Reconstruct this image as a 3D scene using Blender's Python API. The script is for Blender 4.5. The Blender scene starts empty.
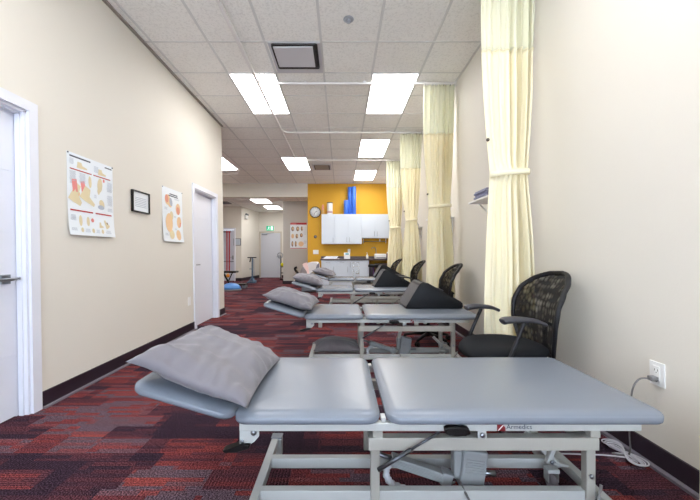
import bpy, bmesh, math, random
from mathutils import Vector, Matrix, noise
random.seed(7)
PI = math.pi
S = bpy.context.scene
COL = S.collection
H = 1.1; F = 330.0; CXP = 341.0; CYP = 253.5
ZC = 3.43                       # ceiling height

# ---------------------------------------------------------------- materials
def lin(c):
    r = []
    for v in c:
        v /= 255.0
        r.append(v/12.92 if v <= .04045 else ((v+.055)/1.055)**2.4)
    return tuple(r) + (1.0,)

MATS = {}
def mat(name, rgb, rough=.5, metal=0.0, bump=0.0, bscale=200.0, var=0.0, vscale=5.0, spec=.5, emit=0.0, coat=0.0, sheen=0.0):
    if name in MATS: return MATS[name]
    m = bpy.data.materials.new(name); m.use_nodes = True
    nt = m.node_tree; b = nt.nodes['Principled BSDF']
    c = lin(rgb)
    b.inputs['Base Color'].default_value = c
    b.inputs['Roughness'].default_value = rough
    b.inputs['Metallic'].default_value = metal
    b.inputs['Specular IOR Level'].default_value = spec
    if coat: b.inputs['Coat Weight'].default_value = coat
    if sheen: b.inputs['Sheen Weight'].default_value = sheen
    tc = nt.nodes.new('ShaderNodeTexCoord')
    if var:
        n = nt.nodes.new('ShaderNodeTexNoise'); n.inputs['Scale'].default_value = vscale; n.inputs['Detail'].default_value = 3
        nt.links.new(tc.outputs['Object'], n.inputs['Vector'])
        mx = nt.nodes.new('ShaderNodeMix'); mx.data_type = 'RGBA'
        mx.inputs[6].default_value = tuple(v*(1-var) for v in c[:3]) + (1,)
        mx.inputs[7].default_value = tuple(min(1, v*(1+var)) for v in c[:3]) + (1,)
        nt.links.new(n.outputs['Fac'], mx.inputs[0])
        nt.links.new(mx.outputs[2], b.inputs['Base Color'])
    if bump:
        n2 = nt.nodes.new('ShaderNodeTexNoise'); n2.inputs['Scale'].default_value = bscale; n2.inputs['Detail'].default_value = 2
        nt.links.new(tc.outputs['Object'], n2.inputs['Vector'])
        bp = nt.nodes.new('ShaderNodeBump'); bp.inputs['Strength'].default_value = bump; bp.inputs['Distance'].default_value = .002
        nt.links.new(n2.outputs['Fac'], bp.inputs['Height']); nt.links.new(bp.outputs[0], b.inputs['Normal'])
    if emit:
        b.inputs['Emission Color'].default_value = c
        b.inputs['Emission Strength'].default_value = emit
    MATS[name] = m
    return m

WALL  = mat('wall_paint', (223,218,208), .6, bump=.15, bscale=90, var=.02, vscale=1.5, spec=.3)
WGREY = mat('grey_wall_paint', (186,182,176), .6, bump=.1, bscale=90, spec=.3)
YELL  = mat('mustard_wall_paint', (218,166,50), .6, bump=.1, bscale=90, var=.02, spec=.3)
WHITE = mat('white_door_paint', (226,228,238), .4, var=.01)
BASEB = mat('dark_baseboard_rubber', (38,26,38), .45)
STRIP = mat('grey_edge_strip', (120,115,125), .4)
VINYL = mat('grey_blue_vinyl', (116,123,134), .27, bump=.12, bscale=900, spec=.5)
CLOTH = mat('grey_pillow_cotton', (113,110,117), .85, bump=.3, bscale=700, var=.04, vscale=12, sheen=.2)
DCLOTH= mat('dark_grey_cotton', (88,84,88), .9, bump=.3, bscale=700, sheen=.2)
FRAME = mat('white_powder_coat', (176,178,176), .35, var=.02)
CREAMP= mat('cream_powder_coat', (162,160,152), .4, var=.02)
CAPG  = mat('grey_plastic', (120,124,132), .5)
ACT   = mat('light_grey_plastic', (136,139,141), .5)
BLACK = mat('black_plastic', (16,15,16), .45, spec=.3)
CHROME= mat('chrome', (190,195,200), .18, 1.0)
DSTEEL= mat('dark_steel', (84,88,94), .32, .8)
STEEL = mat('brushed_steel', (150,155,162), .3, 1.0)
RED   = mat('red_print', (176,34,44), .5)
DRED  = mat('dark_red_badge', (120,24,28), .4)
CHAIRB= mat('black_chair_fabric', (26,28,32), .9, spec=.15, bump=.4, bscale=900)
CHAIRP= mat('black_chair_plastic', (26,25,30), .45, spec=.3)
CHAIRA= mat('dark_grey_armrest', (54,54,60), .35)
WEDGE = mat('black_vinyl', (13,15,20), .5, bump=.4, bscale=260, spec=.25)
WEDGELIT= mat('lit_wedge_face_grey', (66,66,71), .5, bump=.3, bscale=500)  # lighter grey stands for light falling on the black wedge
CURT  = mat('cream_curtain_fabric', (252,246,220), .85, bump=.2, bscale=600, spec=.2)
RIB   = mat('white_paper_towel', (232,232,236), .7)
def add_translucent(m, amt, col, alpha=0.0):
    nt = m.node_tree; out = nt.nodes['Material Output']; b = nt.nodes['Principled BSDF']
    t = nt.nodes.new('ShaderNodeBsdfTranslucent'); t.inputs['Color'].default_value = lin(col)
    mx = nt.nodes.new('ShaderNodeMixShader'); mx.inputs[0].default_value = amt
    nt.links.new(b.outputs[0], mx.inputs[1]); nt.links.new(t.outputs[0], mx.inputs[2])
    last = mx
    if alpha:
        tr = nt.nodes.new('ShaderNodeBsdfTransparent')
        m2 = nt.nodes.new('ShaderNodeMixShader'); m2.inputs[0].default_value = alpha
        nt.links.new(mx.outputs[0], m2.inputs[1]); nt.links.new(tr.outputs[0], m2.inputs[2]); last = m2
    nt.links.new(last.outputs[0], out.inputs['Surface'])
add_translucent(CURT, .3, (253,248,228))
CMESH = mat('pale_green_curtain_mesh', (246,243,222), .85, spec=.2)
add_translucent(CMESH, .35, (246,250,240), .10)
WHITEP= mat('white_plastic', (236,236,234), .35)
CAB   = mat('pale_blue_white_laminate', (206,214,224), .35, var=.01)
COUNT = mat('dark_brown_counter', (78,64,66), .35, var=.15, vscale=40)
BLUE  = mat('blue_foam', (58,112,216), .5, var=.1, vscale=20)
PAPER = mat('glossy_white_paper', (232,238,244), .3)
PRINTG= mat('faint_grey_print', (176,184,198), .5)
INK   = mat('dark_ink', (52,58,78), .5)
BEIGE = mat('beige_print', (222,208,170), .5)
FLESH = mat('flesh_print', (232,196,152), .5)
FLESH2= mat('dark_flesh_print', (140,112,96), .5)
PINK  = mat('pink_print', (230,140,136), .5)
GREEN = mat('green_sign', (30,170,130), .4, emit=.5)
SIGNW = mat('white_sign_figure', (235,255,245), .4, emit=.6)
TEAL  = mat('teal_screen', (60,150,160), .3)
PURP  = mat('purple_plastic', (90,50,100), .4)
PINKP = mat('pink_plastic', (222,150,128), .5)
YBALL = mat('yellow_rubber', (235,225,20), .5)
BOSU  = mat('blue_rubber', (70,130,200), .4, var=.2, vscale=8)
STANDB= mat('blue_grey_steel', (96,124,150), .35, .5)
REDB  = mat('red_rubber_band', (186,36,52), .6)
CORD  = mat('grey_cord', (120,118,118), .5)
CORDW = mat('pale_grey_cord', (206,204,212), .5)
HOSE  = mat('pale_wrapped_hose', (190,192,198), .6, bump=.8, bscale=120)
TOWEL = mat('patterned_grey_blue_cloth', (140,142,166), .9, var=.6, vscale=60)
PSHADE= mat('white_towelling', (226,222,222), .85)
DIFF  = mat('vent_enamel', (206,206,212), .45)
GAPSHADE = mat('dark_gap_shade', (60,58,58), .7)  # dark colour stands in for shade inside gaps
GRID  = mat('ceiling_grid_enamel', (216,216,214), .5)
TRACK = mat('track_white_enamel', (232,230,228), .35)
CLOCKF= mat('clock_face', (244,247,248), .3)

def lamp_mat(name, s):
    m = bpy.data.materials.new(name); m.use_nodes = True; nt = m.node_tree
    nt.nodes.clear(); o = nt.nodes.new('ShaderNodeOutputMaterial'); e = nt.nodes.new('ShaderNodeEmission')
    e.inputs['Color'].default_value = (1, .985, .97, 1); e.inputs['Strength'].default_value = s
    nt.links.new(e.outputs[0], o.inputs['Surface']); return m
LAMP = lamp_mat('lamp_diffuser', 13.0)

def ceiling_mat():
    m = mat('acoustic_tile', (190,189,184), .9, spec=.1)
    nt = m.node_tree; b = nt.nodes['Principled BSDF']
    tc = nt.nodes.new('ShaderNodeTexCoord')
    n = nt.nodes.new('ShaderNodeTexNoise'); n.inputs['Scale'].default_value = 45; n.inputs['Detail'].default_value = 4; n.inputs['Roughness'].default_value = .7
    nt.links.new(tc.outputs['Object'], n.inputs['Vector'])
    r = nt.nodes.new('ShaderNodeValToRGB'); r.color_ramp.elements[0].position = .36; r.color_ramp.elements[1].position = .52
    r.color_ramp.elements[0].color = lin((232,231,227)); r.color_ramp.elements[1].color = lin((248,247,243))
    nt.links.new(n.outputs['Fac'], r.inputs[0]); nt.links.new(r.outputs[0], b.inputs['Base Color'])
    bp = nt.nodes.new('ShaderNodeBump'); bp.inputs['Strength'].default_value = .4; bp.inputs['Distance'].default_value = .004
    nt.links.new(n.outputs['Fac'], bp.inputs['Height']); nt.links.new(bp.outputs[0], b.inputs['Normal'])
    return m
TILE = ceiling_mat()

def carpet_mat():
    m = mat('striped_carpet_tile', (70,40,46), .95, spec=.05)
    nt = m.node_tree; b = nt.nodes['Principled BSDF']; N = nt.nodes.new; L = nt.links.new
    tc = N('ShaderNodeTexCoord'); sp = N('ShaderNodeSeparateXYZ'); L(tc.outputs['Object'], sp.inputs[0])
    def M(op, a, bb=None, c=None):
        n = N('ShaderNodeMath'); n.operation = op
        for i, v in enumerate((a, bb, c)):
            if v is None: continue
            if isinstance(v, (int, float)): n.inputs[i].default_value = v
            else: L(v, n.inputs[i])
        return n.outputs[0]
    X, Y = sp.outputs[0], sp.outputs[1]
    def cells(cw, ch, seed):
        row = M('FLOOR', M('DIVIDE', Y, ch))
        wn = N('ShaderNodeTexWhiteNoise'); wn.noise_dimensions = '2D'
        cb = N('ShaderNodeCombineXYZ'); L(row, cb.inputs[0]); cb.inputs[1].default_value = seed; L(cb.outputs[0], wn.inputs[0])
        col = M('FLOOR', M('ADD', M('DIVIDE', X, cw), M('MULTIPLY', wn.outputs[0], 7.0)))
        c2 = N('ShaderNodeCombineXYZ'); L(row, c2.inputs[0]); L(col, c2.inputs[1]); c2.inputs[2].default_value = seed
        w2 = N('ShaderNodeTexWhiteNoise'); w2.noise_dimensions = '3D'; L(c2.outputs[0], w2.inputs[0])
        return w2.outputs[0], w2.outputs[1]
    a, acol = cells(.40, .14, 1.3)
    big, bcol = cells(.5, .25, 5.1)
    sm, smc = cells(.22, .03, 9.7)
    sep = N('ShaderNodeSeparateColor'); L(acol, sep.inputs[0])
    v = M('ADD', M('MULTIPLY', a, .50), M('ADD', M('MULTIPLY', big, .28), M('MULTIPLY', sm, .22)))
    r = N('ShaderNodeValToRGB'); r.color_ramp.interpolation = 'LINEAR'
    els = r.color_ramp.elements
    els[0].position = 0.0; els[0].color = lin((48,36,48))
    els[1].position = 1.0; els[1].color = lin((142,66,58))
    for p, c in ((.30,(54,40,50)),(.38,(72,44,52)),(.48,(84,48,54)),(.54,(104,50,52)),(.62,(120,56,54)),(.68,(88,72,82)),(.78,(88,70,78)),(.84,(122,60,58))):
        e = els.new(p); e.color = lin(c)
    L(v, r.inputs[0])
    # fine ribs, direction chosen per cell
    ph = M('MULTIPLY', X, 2*PI/.016); ph2 = M('MULTIPLY', Y, 2*PI/.014)
    s1 = M('SINE', ph); s2 = M('SINE', ph2)
    sel = M('GREATER_THAN', sep.outputs[1], .5)
    rib = M('ADD', M('MULTIPLY', s1, M('SUBTRACT', 1.0, sel)), M('MULTIPLY', s2, sel))
    nz = N('ShaderNodeTexNoise'); nz.inputs['Scale'].default_value = 170; nz.inputs['Detail'].default_value = 1; L(tc.outputs['Object'], nz.inputs['Vector'])
    k = M('ADD', M('MULTIPLY', rib, M('MULTIPLY_ADD', sep.outputs[2], .30, .10)), M('MULTIPLY_ADD', nz.outputs['Fac'], 6.5, -2.4))
    k = M('MAXIMUM', k, .25)
    fn = N('ShaderNodeTexNoise'); fn.inputs['Scale'].default_value = 260; fn.inputs['Detail'].default_value = 0; L(tc.outputs['Object'], fn.inputs['Vector'])
    fl = M('MULTIPLY', M('GREATER_THAN', fn.outputs['Fac'], .70), M('MULTIPLY_ADD', sep.outputs[0], 1.6, .3))
    k = M('ADD', k, fl)
    mx = N('ShaderNodeVectorMath'); mx.operation = 'SCALE'; L(r.outputs[0], mx.inputs[0]); L(k, mx.inputs['Scale'])
    L(mx.outputs[0], b.inputs['Base Color'])
    bp = N('ShaderNodeBump'); bp.inputs['Strength'].default_value = .5; bp.inputs['Distance'].default_value = .004
    L(nz.outputs['Fac'], bp.inputs['Height']); L(bp.outputs[0], b.inputs['Normal'])
    return m
CARPET = carpet_mat()

def mesh_back_mat():
    m = mat('black_chair_mesh', (16,15,20), .7, spec=.2)
    nt = m.node_tree; N = nt.nodes.new; L = nt.links.new; b = nt.nodes['Principled BSDF']; out = nt.nodes['Material Output']
    tc = N('ShaderNodeTexCoord')
    mp = N('ShaderNodeMapping'); mp.inputs['Scale'].default_value = (1, 1.0, .55); L(tc.outputs['Object'], mp.inputs[0])
    v = N('ShaderNodeTexVoronoi'); v.inputs['Scale'].default_value = 34; v.inputs['Randomness'].default_value = .45; L(mp.outputs[0], v.inputs['Vector'])
    n = N('ShaderNodeTexNoise'); n.inputs['Scale'].default_value = 7; L(tc.outputs['Object'], n.inputs['Vector'])
    r = N('ShaderNodeValToRGB'); r.color_ramp.elements[0].position = .22; r.color_ramp.elements[0].color = (1,1,1,1)
    r.color_ramp.elements[1].position = .62; r.color_ramp.elements[1].color = (0,0,0,1); L(v.outputs['Distance'], r.inputs[0])
    r2 = N('ShaderNodeValToRGB'); r2.color_ramp.elements[0].position = .35; r2.color_ramp.elements[1].position = .6; L(n.outputs['Fac'], r2.inputs[0])
    mu = N('ShaderNodeMath'); mu.operation = 'MULTIPLY'; L(r.outputs[0], mu.inputs[0]); L(r2.outputs[0], mu.inputs[1])
    ma = N('ShaderNodeMath'); ma.operation = 'MULTIPLY_ADD'; L(mu.outputs[0], ma.inputs[0]); ma.inputs[1].default_value = .38; ma.inputs[2].default_value = .04
    tr = N('ShaderNodeBsdfTransparent'); mx = N('ShaderNodeMixShader')
    L(ma.outputs[0], mx.inputs[0]); L(b.outputs[0], mx.inputs[1]); L(tr.outputs[0], mx.inputs[2]); L(mx.outputs[0], out.inputs['Surface'])
    return m
MESHB = mesh_back_mat()

# ---------------------------------------------------------------- geometry helpers
def box(bm, x0, x1, y0, y1, z0, z1, bev=0.0, mi=0, seg=2, rot=None, piv=None):
    c = Vector(((x0+x1)/2, (y0+y1)/2, (z0+z1)/2))
    r = bmesh.ops.create_cube(bm, size=1.0)
    vs = r['verts']
    for v in vs: v.co = Vector((v.co.x*(x1-x0), v.co.y*(y1-y0), v.co.z*(z1-z0)))
    if bev > 0:
        es = list({e for v in vs for e in v.link_edges})
        rr = bmesh.ops.bevel(bm, geom=es, offset=bev, segments=seg, affect='EDGES', profile=.5)
        vs = list({v for f in rr['faces'] for v in f.verts} | {v for v in vs if v.is_valid})
    fs = {f for v in vs for f in v.link_faces}
    for f in fs: f.material_index = mi
    Mx = Matrix.Translation(c)
    if rot is not None:
        if piv is None: piv = c
        Mx = Matrix.Translation(piv) @ rot @ Matrix.Translation(-Vector(piv)) @ Mx
    for v in vs: v.co = Mx @ v.co
    return vs

def rail(bm, p, q, w, h, bev=.003, mi=0, up=Vector((0,0,1))):
    """rectangular bar from p to q"""
    p = Vector(p); q = Vector(q); d = q-p; L = d.length; d.normalize()
    s = d.cross(up)
    if s.length < 1e-4: s = d.cross(Vector((0,1,0)))
    s.normalize(); u = s.cross(d)
    vs = box(bm, -L/2, L/2, -w/2, w/2, -h/2, h/2, bev, mi)
    R = Matrix((d, s, u)).transposed().to_4x4()
    Mx = Matrix.Translation((p+q)/2) @ R
    for v in vs: v.co = Mx @ v.co

def tube(bm, pts, r, seg=10, cap=True, mi=0):
    pts = [Vector(p) for p in pts]; n = len(pts)
    rr = r if isinstance(r, (list, tuple)) else [r]*n
    rings = []; prev = None
    for i, p in enumerate(pts):
        t = (pts[min(i+1, n-1)]-pts[max(i-1, 0)]).normalized()
        if prev is None:
            a = Vector((0,0,1)) if abs(t.z) < .9 else Vector((1,0,0))
            s = t.cross(a).normalized()
        else:
            s = (prev - t*prev.dot(t)).normalized()
        prev = s; u = t.cross(s)
        rings.append([bm.verts.new(p + (s*math.cos(2*PI*k/seg) + u*math.sin(2*PI*k/seg))*rr[i]) for k in range(seg)])
    for i in range(n-1):
        for k in range(seg):
            f = bm.faces.new((rings[i][k], rings[i][(k+1) % seg], rings[i+1][(k+1) % seg], rings[i+1][k])); f.smooth = True; f.material_index = mi
    if cap:
        f = bm.faces.new(rings[0][::-1]); f.material_index = mi
        f = bm.faces.new(rings[-1]); f.material_index = mi

def lathe(bm, c, prof, seg=24, mi=0, axis='z'):
    """prof: list of (r, h) ; surface of revolution about axis through c"""
    c = Vector(c); rings = []
    def P(r, h, a):
        x, y = r*math.cos(a), r*math.sin(a)
        return c + (Vector((x, y, h)) if axis == 'z' else Vector((x, h, y)) if axis == 'y' else Vector((h, x, y)))
    for (r, h) in prof:
        if r < 1e-6: rings.append([bm.verts.new(P(0, h, 0))])
        else: rings.append([bm.verts.new(P(r, h, 2*PI*k/seg)) for k in range(seg)])
    for i in range(len(rings)-1):
        A, B = rings[i], rings[i+1]
        for k in range(seg):
            k2 = (k+1) % seg
            if len(A) == 1 and len(B) == 1: continue
            if len(A) == 1: f = bm.faces.new((A[0], B[k2], B[k]))
            elif len(B) == 1: f = bm.faces.new((A[k], A[k2], B[0]))
            else: f = bm.faces.new((A[k], A[k2], B[k2], B[k]))
            f.smooth = True; f.material_index = mi
    if len(rings[0]) > 1: bm.faces.new(rings[0][::-1]).material_index = mi
    if len(rings[-1]) > 1: bm.faces.new(rings[-1]).material_index = mi

def prism(bm, poly, axis, a, b, mi=0, bev=0.0):
    """extrude 2D polygon between a and b along axis; poly coords are the two other axes in order"""
    def P(u, v, w):
        return Vector((w, u, v)) if axis == 'x' else Vector((u, w, v)) if axis == 'y' else Vector((u, v, w))
    A = [bm.verts.new(P(u, v, a)) for u, v in poly]; B = [bm.verts.new(P(u, v, b)) for u, v in poly]
    fs = [bm.faces.new(A), bm.faces.new(B[::-1])]
    n = len(poly)
    for i in range(n): fs.append(bm.faces.new((A[i], B[i], B[(i+1) % n], A[(i+1) % n])))
    for f in fs: f.material_index = mi
    if bev:
        es = list({e for f in fs for e in f.edges})
        bmesh.ops.bevel(bm, geom=es, offset=bev, segments=3, affect='EDGES', profile=.5)

def catmull(pts, k=6):
    pts = [Vector(p) for p in pts]; out = []
    for i in range(len(pts)-1):
        p0 = pts[max(i-1, 0)]; p1 = pts[i]; p2 = pts[i+1]; p3 = pts[min(i+2, len(pts)-1)]
        for j in range(k):
            t = j/k
            out.append(.5*((2*p1) + (-p0+p2)*t + (2*p0-5*p1+4*p2-p3)*t*t + (-p0+3*p1-3*p2+p3)*t**3))
    out.append(pts[-1]); return out

def cushion(bm, x0, x1, y0, y1, z0, z1, rc=.05, crown=.006, top=.042, bot=.012, wel=None):
    """upholstered pad: rounded rectangle plan, rounded top edge"""
    def ring(ins, z):
        r = max(rc-ins, .004); a0, a1, b0, b1 = x0+ins, x1-ins, y0+ins, y1-ins
        out = []
        for (cx, cy, s) in ((a1-r, b1-r, 0), (a0+r, b1-r, 1), (a0+r, b0+r, 2), (a1-r, b0+r, 3)):
            for k in range(7):
                a = PI/2*(s + k/6)
                out.append(bm.verts.new((cx+r*math.cos(a), cy+r*math.sin(a), z)))
        return out
    pr = [(bot, z0)]
    for k in range(1, 4): a = PI/2*k/3; pr.append((bot*(1-math.sin(a)), z0+bot*(1-math.cos(a))))
    pr.append((0, z1-top*.62))
    for k in range(1, 7): a = PI/2*k/6; pr.append((top*1.1*(1-math.cos(a)), z1-crown-top*.62*(1-math.sin(a))))
    m = min(x1-x0, y1-y0)/2
    for t in (.2, .35, .55, .8): pr.append((top*1.1+(m-top*1.1-.01)*t, z1-crown*(1-t)**2))
    R = [ring(i, z) for i, z in pr]
    n = len(R[0])
    for i in range(len(R)-1):
        for k in range(n):
            f = bm.faces.new((R[i][k], R[i][(k+1) % n], R[i+1][(k+1) % n], R[i+1][k])); f.smooth = True
    bm.faces.new(R[0][::-1]); f = bm.faces.new(R[-1]); f.smooth = True

def obj(name, bm, m, parent=None, loc=None, smooth=False):
    """link bm as ONE mesh object; world coords in bm, shifted to the parent's/own origin"""
    bmesh.ops.recalc_face_normals(bm, faces=bm.faces[:])
    org = Vector(loc) if loc is not None else (ROOTS[parent.name] if parent is not None else Vector((0,0,0)))
    for v in bm.verts: v.co -= org
    me = bpy.data.meshes.new(name); bm.to_mesh(me); bm.free()
    for x in (m if isinstance(m, (list, tuple)) else [m]): me.materials.append(x)
    if smooth:
        for p in me.polygons: p.use_smooth = True
    o = bpy.data.objects.new(name, me); COL.objects.link(o)
    ROOTS[o.name] = org
    if parent is not None:
        o.parent = parent; o.location = org - ROOTS[parent.name]
    else: o.location = org
    return o
ROOTS = {}
def tag(o, label, cat, group=None, kind=None):
    if label: o['label'] = label
    if cat: o['category'] = cat
    if group: o['group'] = group
    if kind: o['kind'] = kind
    return o
def empty(name, loc, label, cat, group=None):
    o = bpy.data.objects.new(name, None); COL.objects.link(o); o.location = loc
    o.empty_display_size = .05; ROOTS[o.name] = Vector(loc)
    return tag(o, label, cat, group)
def struct(name, bm, m, parent=None, loc=None):
    o = obj(name, bm, m, parent, loc)
    if parent is None: o['kind'] = 'structure'
    return o
def kids(o): return [c for c in bpy.data.objects if c.parent == o]
def copy_tree(o, parent=None):
    c = o.copy(); COL.objects.link(c); c.parent = parent
    for ch in kids(o): copy_tree(ch, c)
    return c
def B(): return bmesh.new()

KL = -.0161; KR = -.0204               # the two long walls lean very slightly out / in with height
def XL(z): return -2.128 + KL*z
def XR(z): return 1.630 + KR*z
def wallL(bm, y0, y1, z0, z1, off0, off1, mi=0):
    """slab on the left wall: off = distance into the room from wall face"""
    P = lambda o, y, z: bm.verts.new((XL(z)+o, y, z))
    a = [P(off0,y0,z0),P(off1,y0,z0),P(off1,y1,z0),P(off0,y1,z0),P(off0,y0,z1),P(off1,y0,z1),P(off1,y1,z1),P(off0,y1,z1)]
    for q in ((0,1,2,3),(7,6,5,4),(0,4,5,1),(1,5,6,2),(2,6,7,3),(3,7,4,0)): bm.faces.new([a[i] for i in q]).material_index = mi
def wallR(bm, y0, y1, z0, z1, off0, off1, mi=0):
    P = lambda o, y, z: bm.verts.new((XR(z)-o, y, z))
    a = [P(off0,y0,z0),P(off1,y0,z0),P(off1,y1,z0),P(off0,y1,z0),P(off0,y0,z1),P(off1,y0,z1),P(off1,y1,z1),P(off0,y1,z1)]
    for q in ((0,1,2,3),(7,6,5,4),(0,4,5,1),(1,5,6,2),(2,6,7,3),(3,7,4,0)): bm.faces.new([a[i] for i in q]).material_index = mi

# ================================================================= SETTING
YB = 10.98; YN = -2.6
bm = B(); box(bm, -6.2, 1.9, YN-.1, 15.4, -.1, 0); struct('floor', bm, CARPET)
bm = B(); box(bm, -6.2, 1.9, YN-.1, YB+.12, ZC, ZC+.1); struct('ceiling', bm, TILE)
# left wall with two door openings
D1 = (1.34, 2.266); D2 = (4.845, 5.675)
bm = B()
for (a, b, z0, z1) in ((YN, D1[0], 0, ZC), (D1[0], D1[1], 2.09, ZC), (D1[1], D2[0], 0, ZC), (D2[0], D2[1], 2.07, ZC), (D2[1], 6.03, 0, ZC)):
    wallL(bm, a, b, z0, z1, 0, -.17)
struct('wall_left', bm, WALL)
bm = B(); wallR(bm, YN, YB+.3, 0, ZC, 0, -.17); struct('wall_right', bm, WALL)
# back wall of the treatment room (mustard) and the corridor beyond
bm = B(); box(bm, -1.11, 1.75, YB, YB+1.0, 0, ZC); struct('wall_back', bm, YELL)
bm = B(); box(bm, -2.08, -1.10, YB+.9, 15.2, 0, 2.98); struct('wall_corridor', bm, WGREY)
bm = B(); box(bm, -6.2, -1.11, YB, YB+.14, 2.98, ZC); struct('trim_1', bm, WALL)          # bulkhead
bm = B(); box(bm, -6.2, -1.0, YB+.14, 15.3, 2.98, 3.06); struct('ceiling_corridor', bm, TILE)
bm = B(); box(bm, -6.2, -6.1, 5.7, 13.2, 0, ZC); struct('wall_far_left', bm, WALL)
bm = B(); box(bm, -6.1, -2.36, 5.75, 5.9, 0, ZC); struct('wall_left_return', bm, WALL)
# corridor walls
bm = B()
box(bm, -6.1, -4.75, 13.2, 13.35, 0, 2.98); box(bm, -4.27, -4.101, 13.2, 13.35, 0, 2.98); box(bm, -4.75, -4.27, 13.2, 13.35, 2.05, 2.98)
struct('wall_corridor_front', bm, WALL)
bm = B(); prism(bm, [(-3.98,13.2),(-3.74,15.06),(-3.74,15.2),(-4.1,15.2),(-4.1,13.2)], 'z', 0, 2.98); struct('wall_corridor_side', bm, WALL)
bm = B()
box(bm, -3.9, -3.66, 15.06, 15.2, 0, 2.98); box(bm, -2.76, -2.06, 15.06, 15.2, 0, 2.98); box(bm, -3.66, -2.76, 15.06, 15.2, 2.04, 2.98)
struct('wall_corridor_end', bm, WALL)
# near end of the room behind the camera: wall with an unseen wide window added for fill light
bm = B()
box(bm, -2.4, 1.8, YN-.12, YN, 0, .12); box(bm, -2.4, 1.8, YN-.12, YN, 3.2, ZC)
box(bm, -2.4, -2.0, YN-.12, YN, .12, 3.2); box(bm, 1.45, 1.8, YN-.12, YN, .12, 3.2)
struct('wall_near', bm, WALL)
bm = B()
for x in (-2.0, -.86, .28, 1.41): box(bm, x, x+.04, YN-.09, YN-.03, .12, 3.2)
for z in (.12, 3.16): box(bm, -1.96, 1.41, YN-.09, YN-.03, z, z+.04)
w1 = struct('fill_window', bm, WHITE)  # added out of view, sized to let in more daylight
gm = bpy.data.materials.new('fill_window_glass'); gm.use_nodes = True
_n = gm.node_tree; _b = _n.nodes['Principled BSDF']; _b.inputs['Roughness'].default_value = .02; _b.inputs['Transmission Weight'].default_value = 1; _b.inputs['IOR'].default_value = 1.02
bm = B(); box(bm, -1.98, 1.43, YN-.065, YN-.06, .14, 3.18); obj('pane', bm, gm, w1)

# baseboards
bm = B()
for a, b in ((YN, D1[0]-.07), (D1[1]+.07, D2[0]-.07), (D2[1]+.07, 6.03)): wallL(bm, a, b, .0, .115, 0, .012)
for a, b in ((YN, D1[0]-.07), (D1[1]+.07, D2[0]-.07), (D2[1]+.07, 6.03)): wallL(bm, a, b, 0, .012, .012, .035, 1)
struct('baseboard_left', bm, [BASEB, STRIP])
bm = B(); wallR(bm, YN, YB, 0, .115, 0, .012); wallR(bm, YN, YB, 0, .014, .012, .04, 1); struct('baseboard_right', bm, [BASEB, STRIP])
bm = B(); box(bm, -2.095, -1.11, YB+.885, YB+.9, 0, .12); box(bm, -2.095, -2.08, YB+.9, 15.06, 0, .12)
box(bm, -4.27+.06, -3.98, 13.185, 13.2, 0, .12); box(bm, -6.1, -4.81, 13.185, 13.2, 0, .12)
prism(bm, [(-3.98,13.2),(-3.725,15.06),(-3.74,15.06),(-3.995,13.2)], 'z', 0, .12)
box(bm, -3.74, -3.7, 15.045, 15.06, 0, .12); box(bm, -2.70, -2.08, 15.045, 15.06, 0, .12)
struct('baseboard_corridor', bm, BASEB)

# ceiling grid (T-bars) and wall angle
TX0 = .40; TY0 = 4.25; TS = .62
bm = B()
k = -9
while TX0 + k*TS < 1.55:
    x = TX0 + k*TS
    y0 = YN if x > -2.1 else 6.03
    if x > -6: box(bm, x-.013, x+.013, y0, YB, ZC-.006, ZC+.002)
    k += 1
j = -11
while TY0 + j*TS < YB:
    y = TY0 + j*TS
    x0 = -2.18 if y < 6.03 else -6.1
    if y > YN: box(bm, x0, 1.56, y-.010, y+.010, ZC-.0035, ZC+.002)
    j += 1
struct('trim_2', bm, GRID)
bm = B(); wallL(bm, YN, 6.03, ZC-.018, ZC, 0, .03); struct('trim_3', bm, mat('wall_angle_enamel', (150,143,134), .5))
bm = B(); wallR(bm, YN, YB, ZC-.012, ZC, 0, .02); box(bm, -6.1, 1.56, YB-.02, YB, ZC-.012, ZC); struct('trim_4', bm, GRID)
bm = B()
for x in (-5.2,-4.6,-3.98,-3.36,-2.74,-2.12,-1.5): box(bm, x-.011, x+.011, YB+.14, 15.06, 2.975, 2.985)
for i in range(7): box(bm, -6.1, -1.11, YB+.5+.62*i, YB+.52+.62*i, 2.976, 2.985)
struct('trim_5', bm, GRID)

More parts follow.
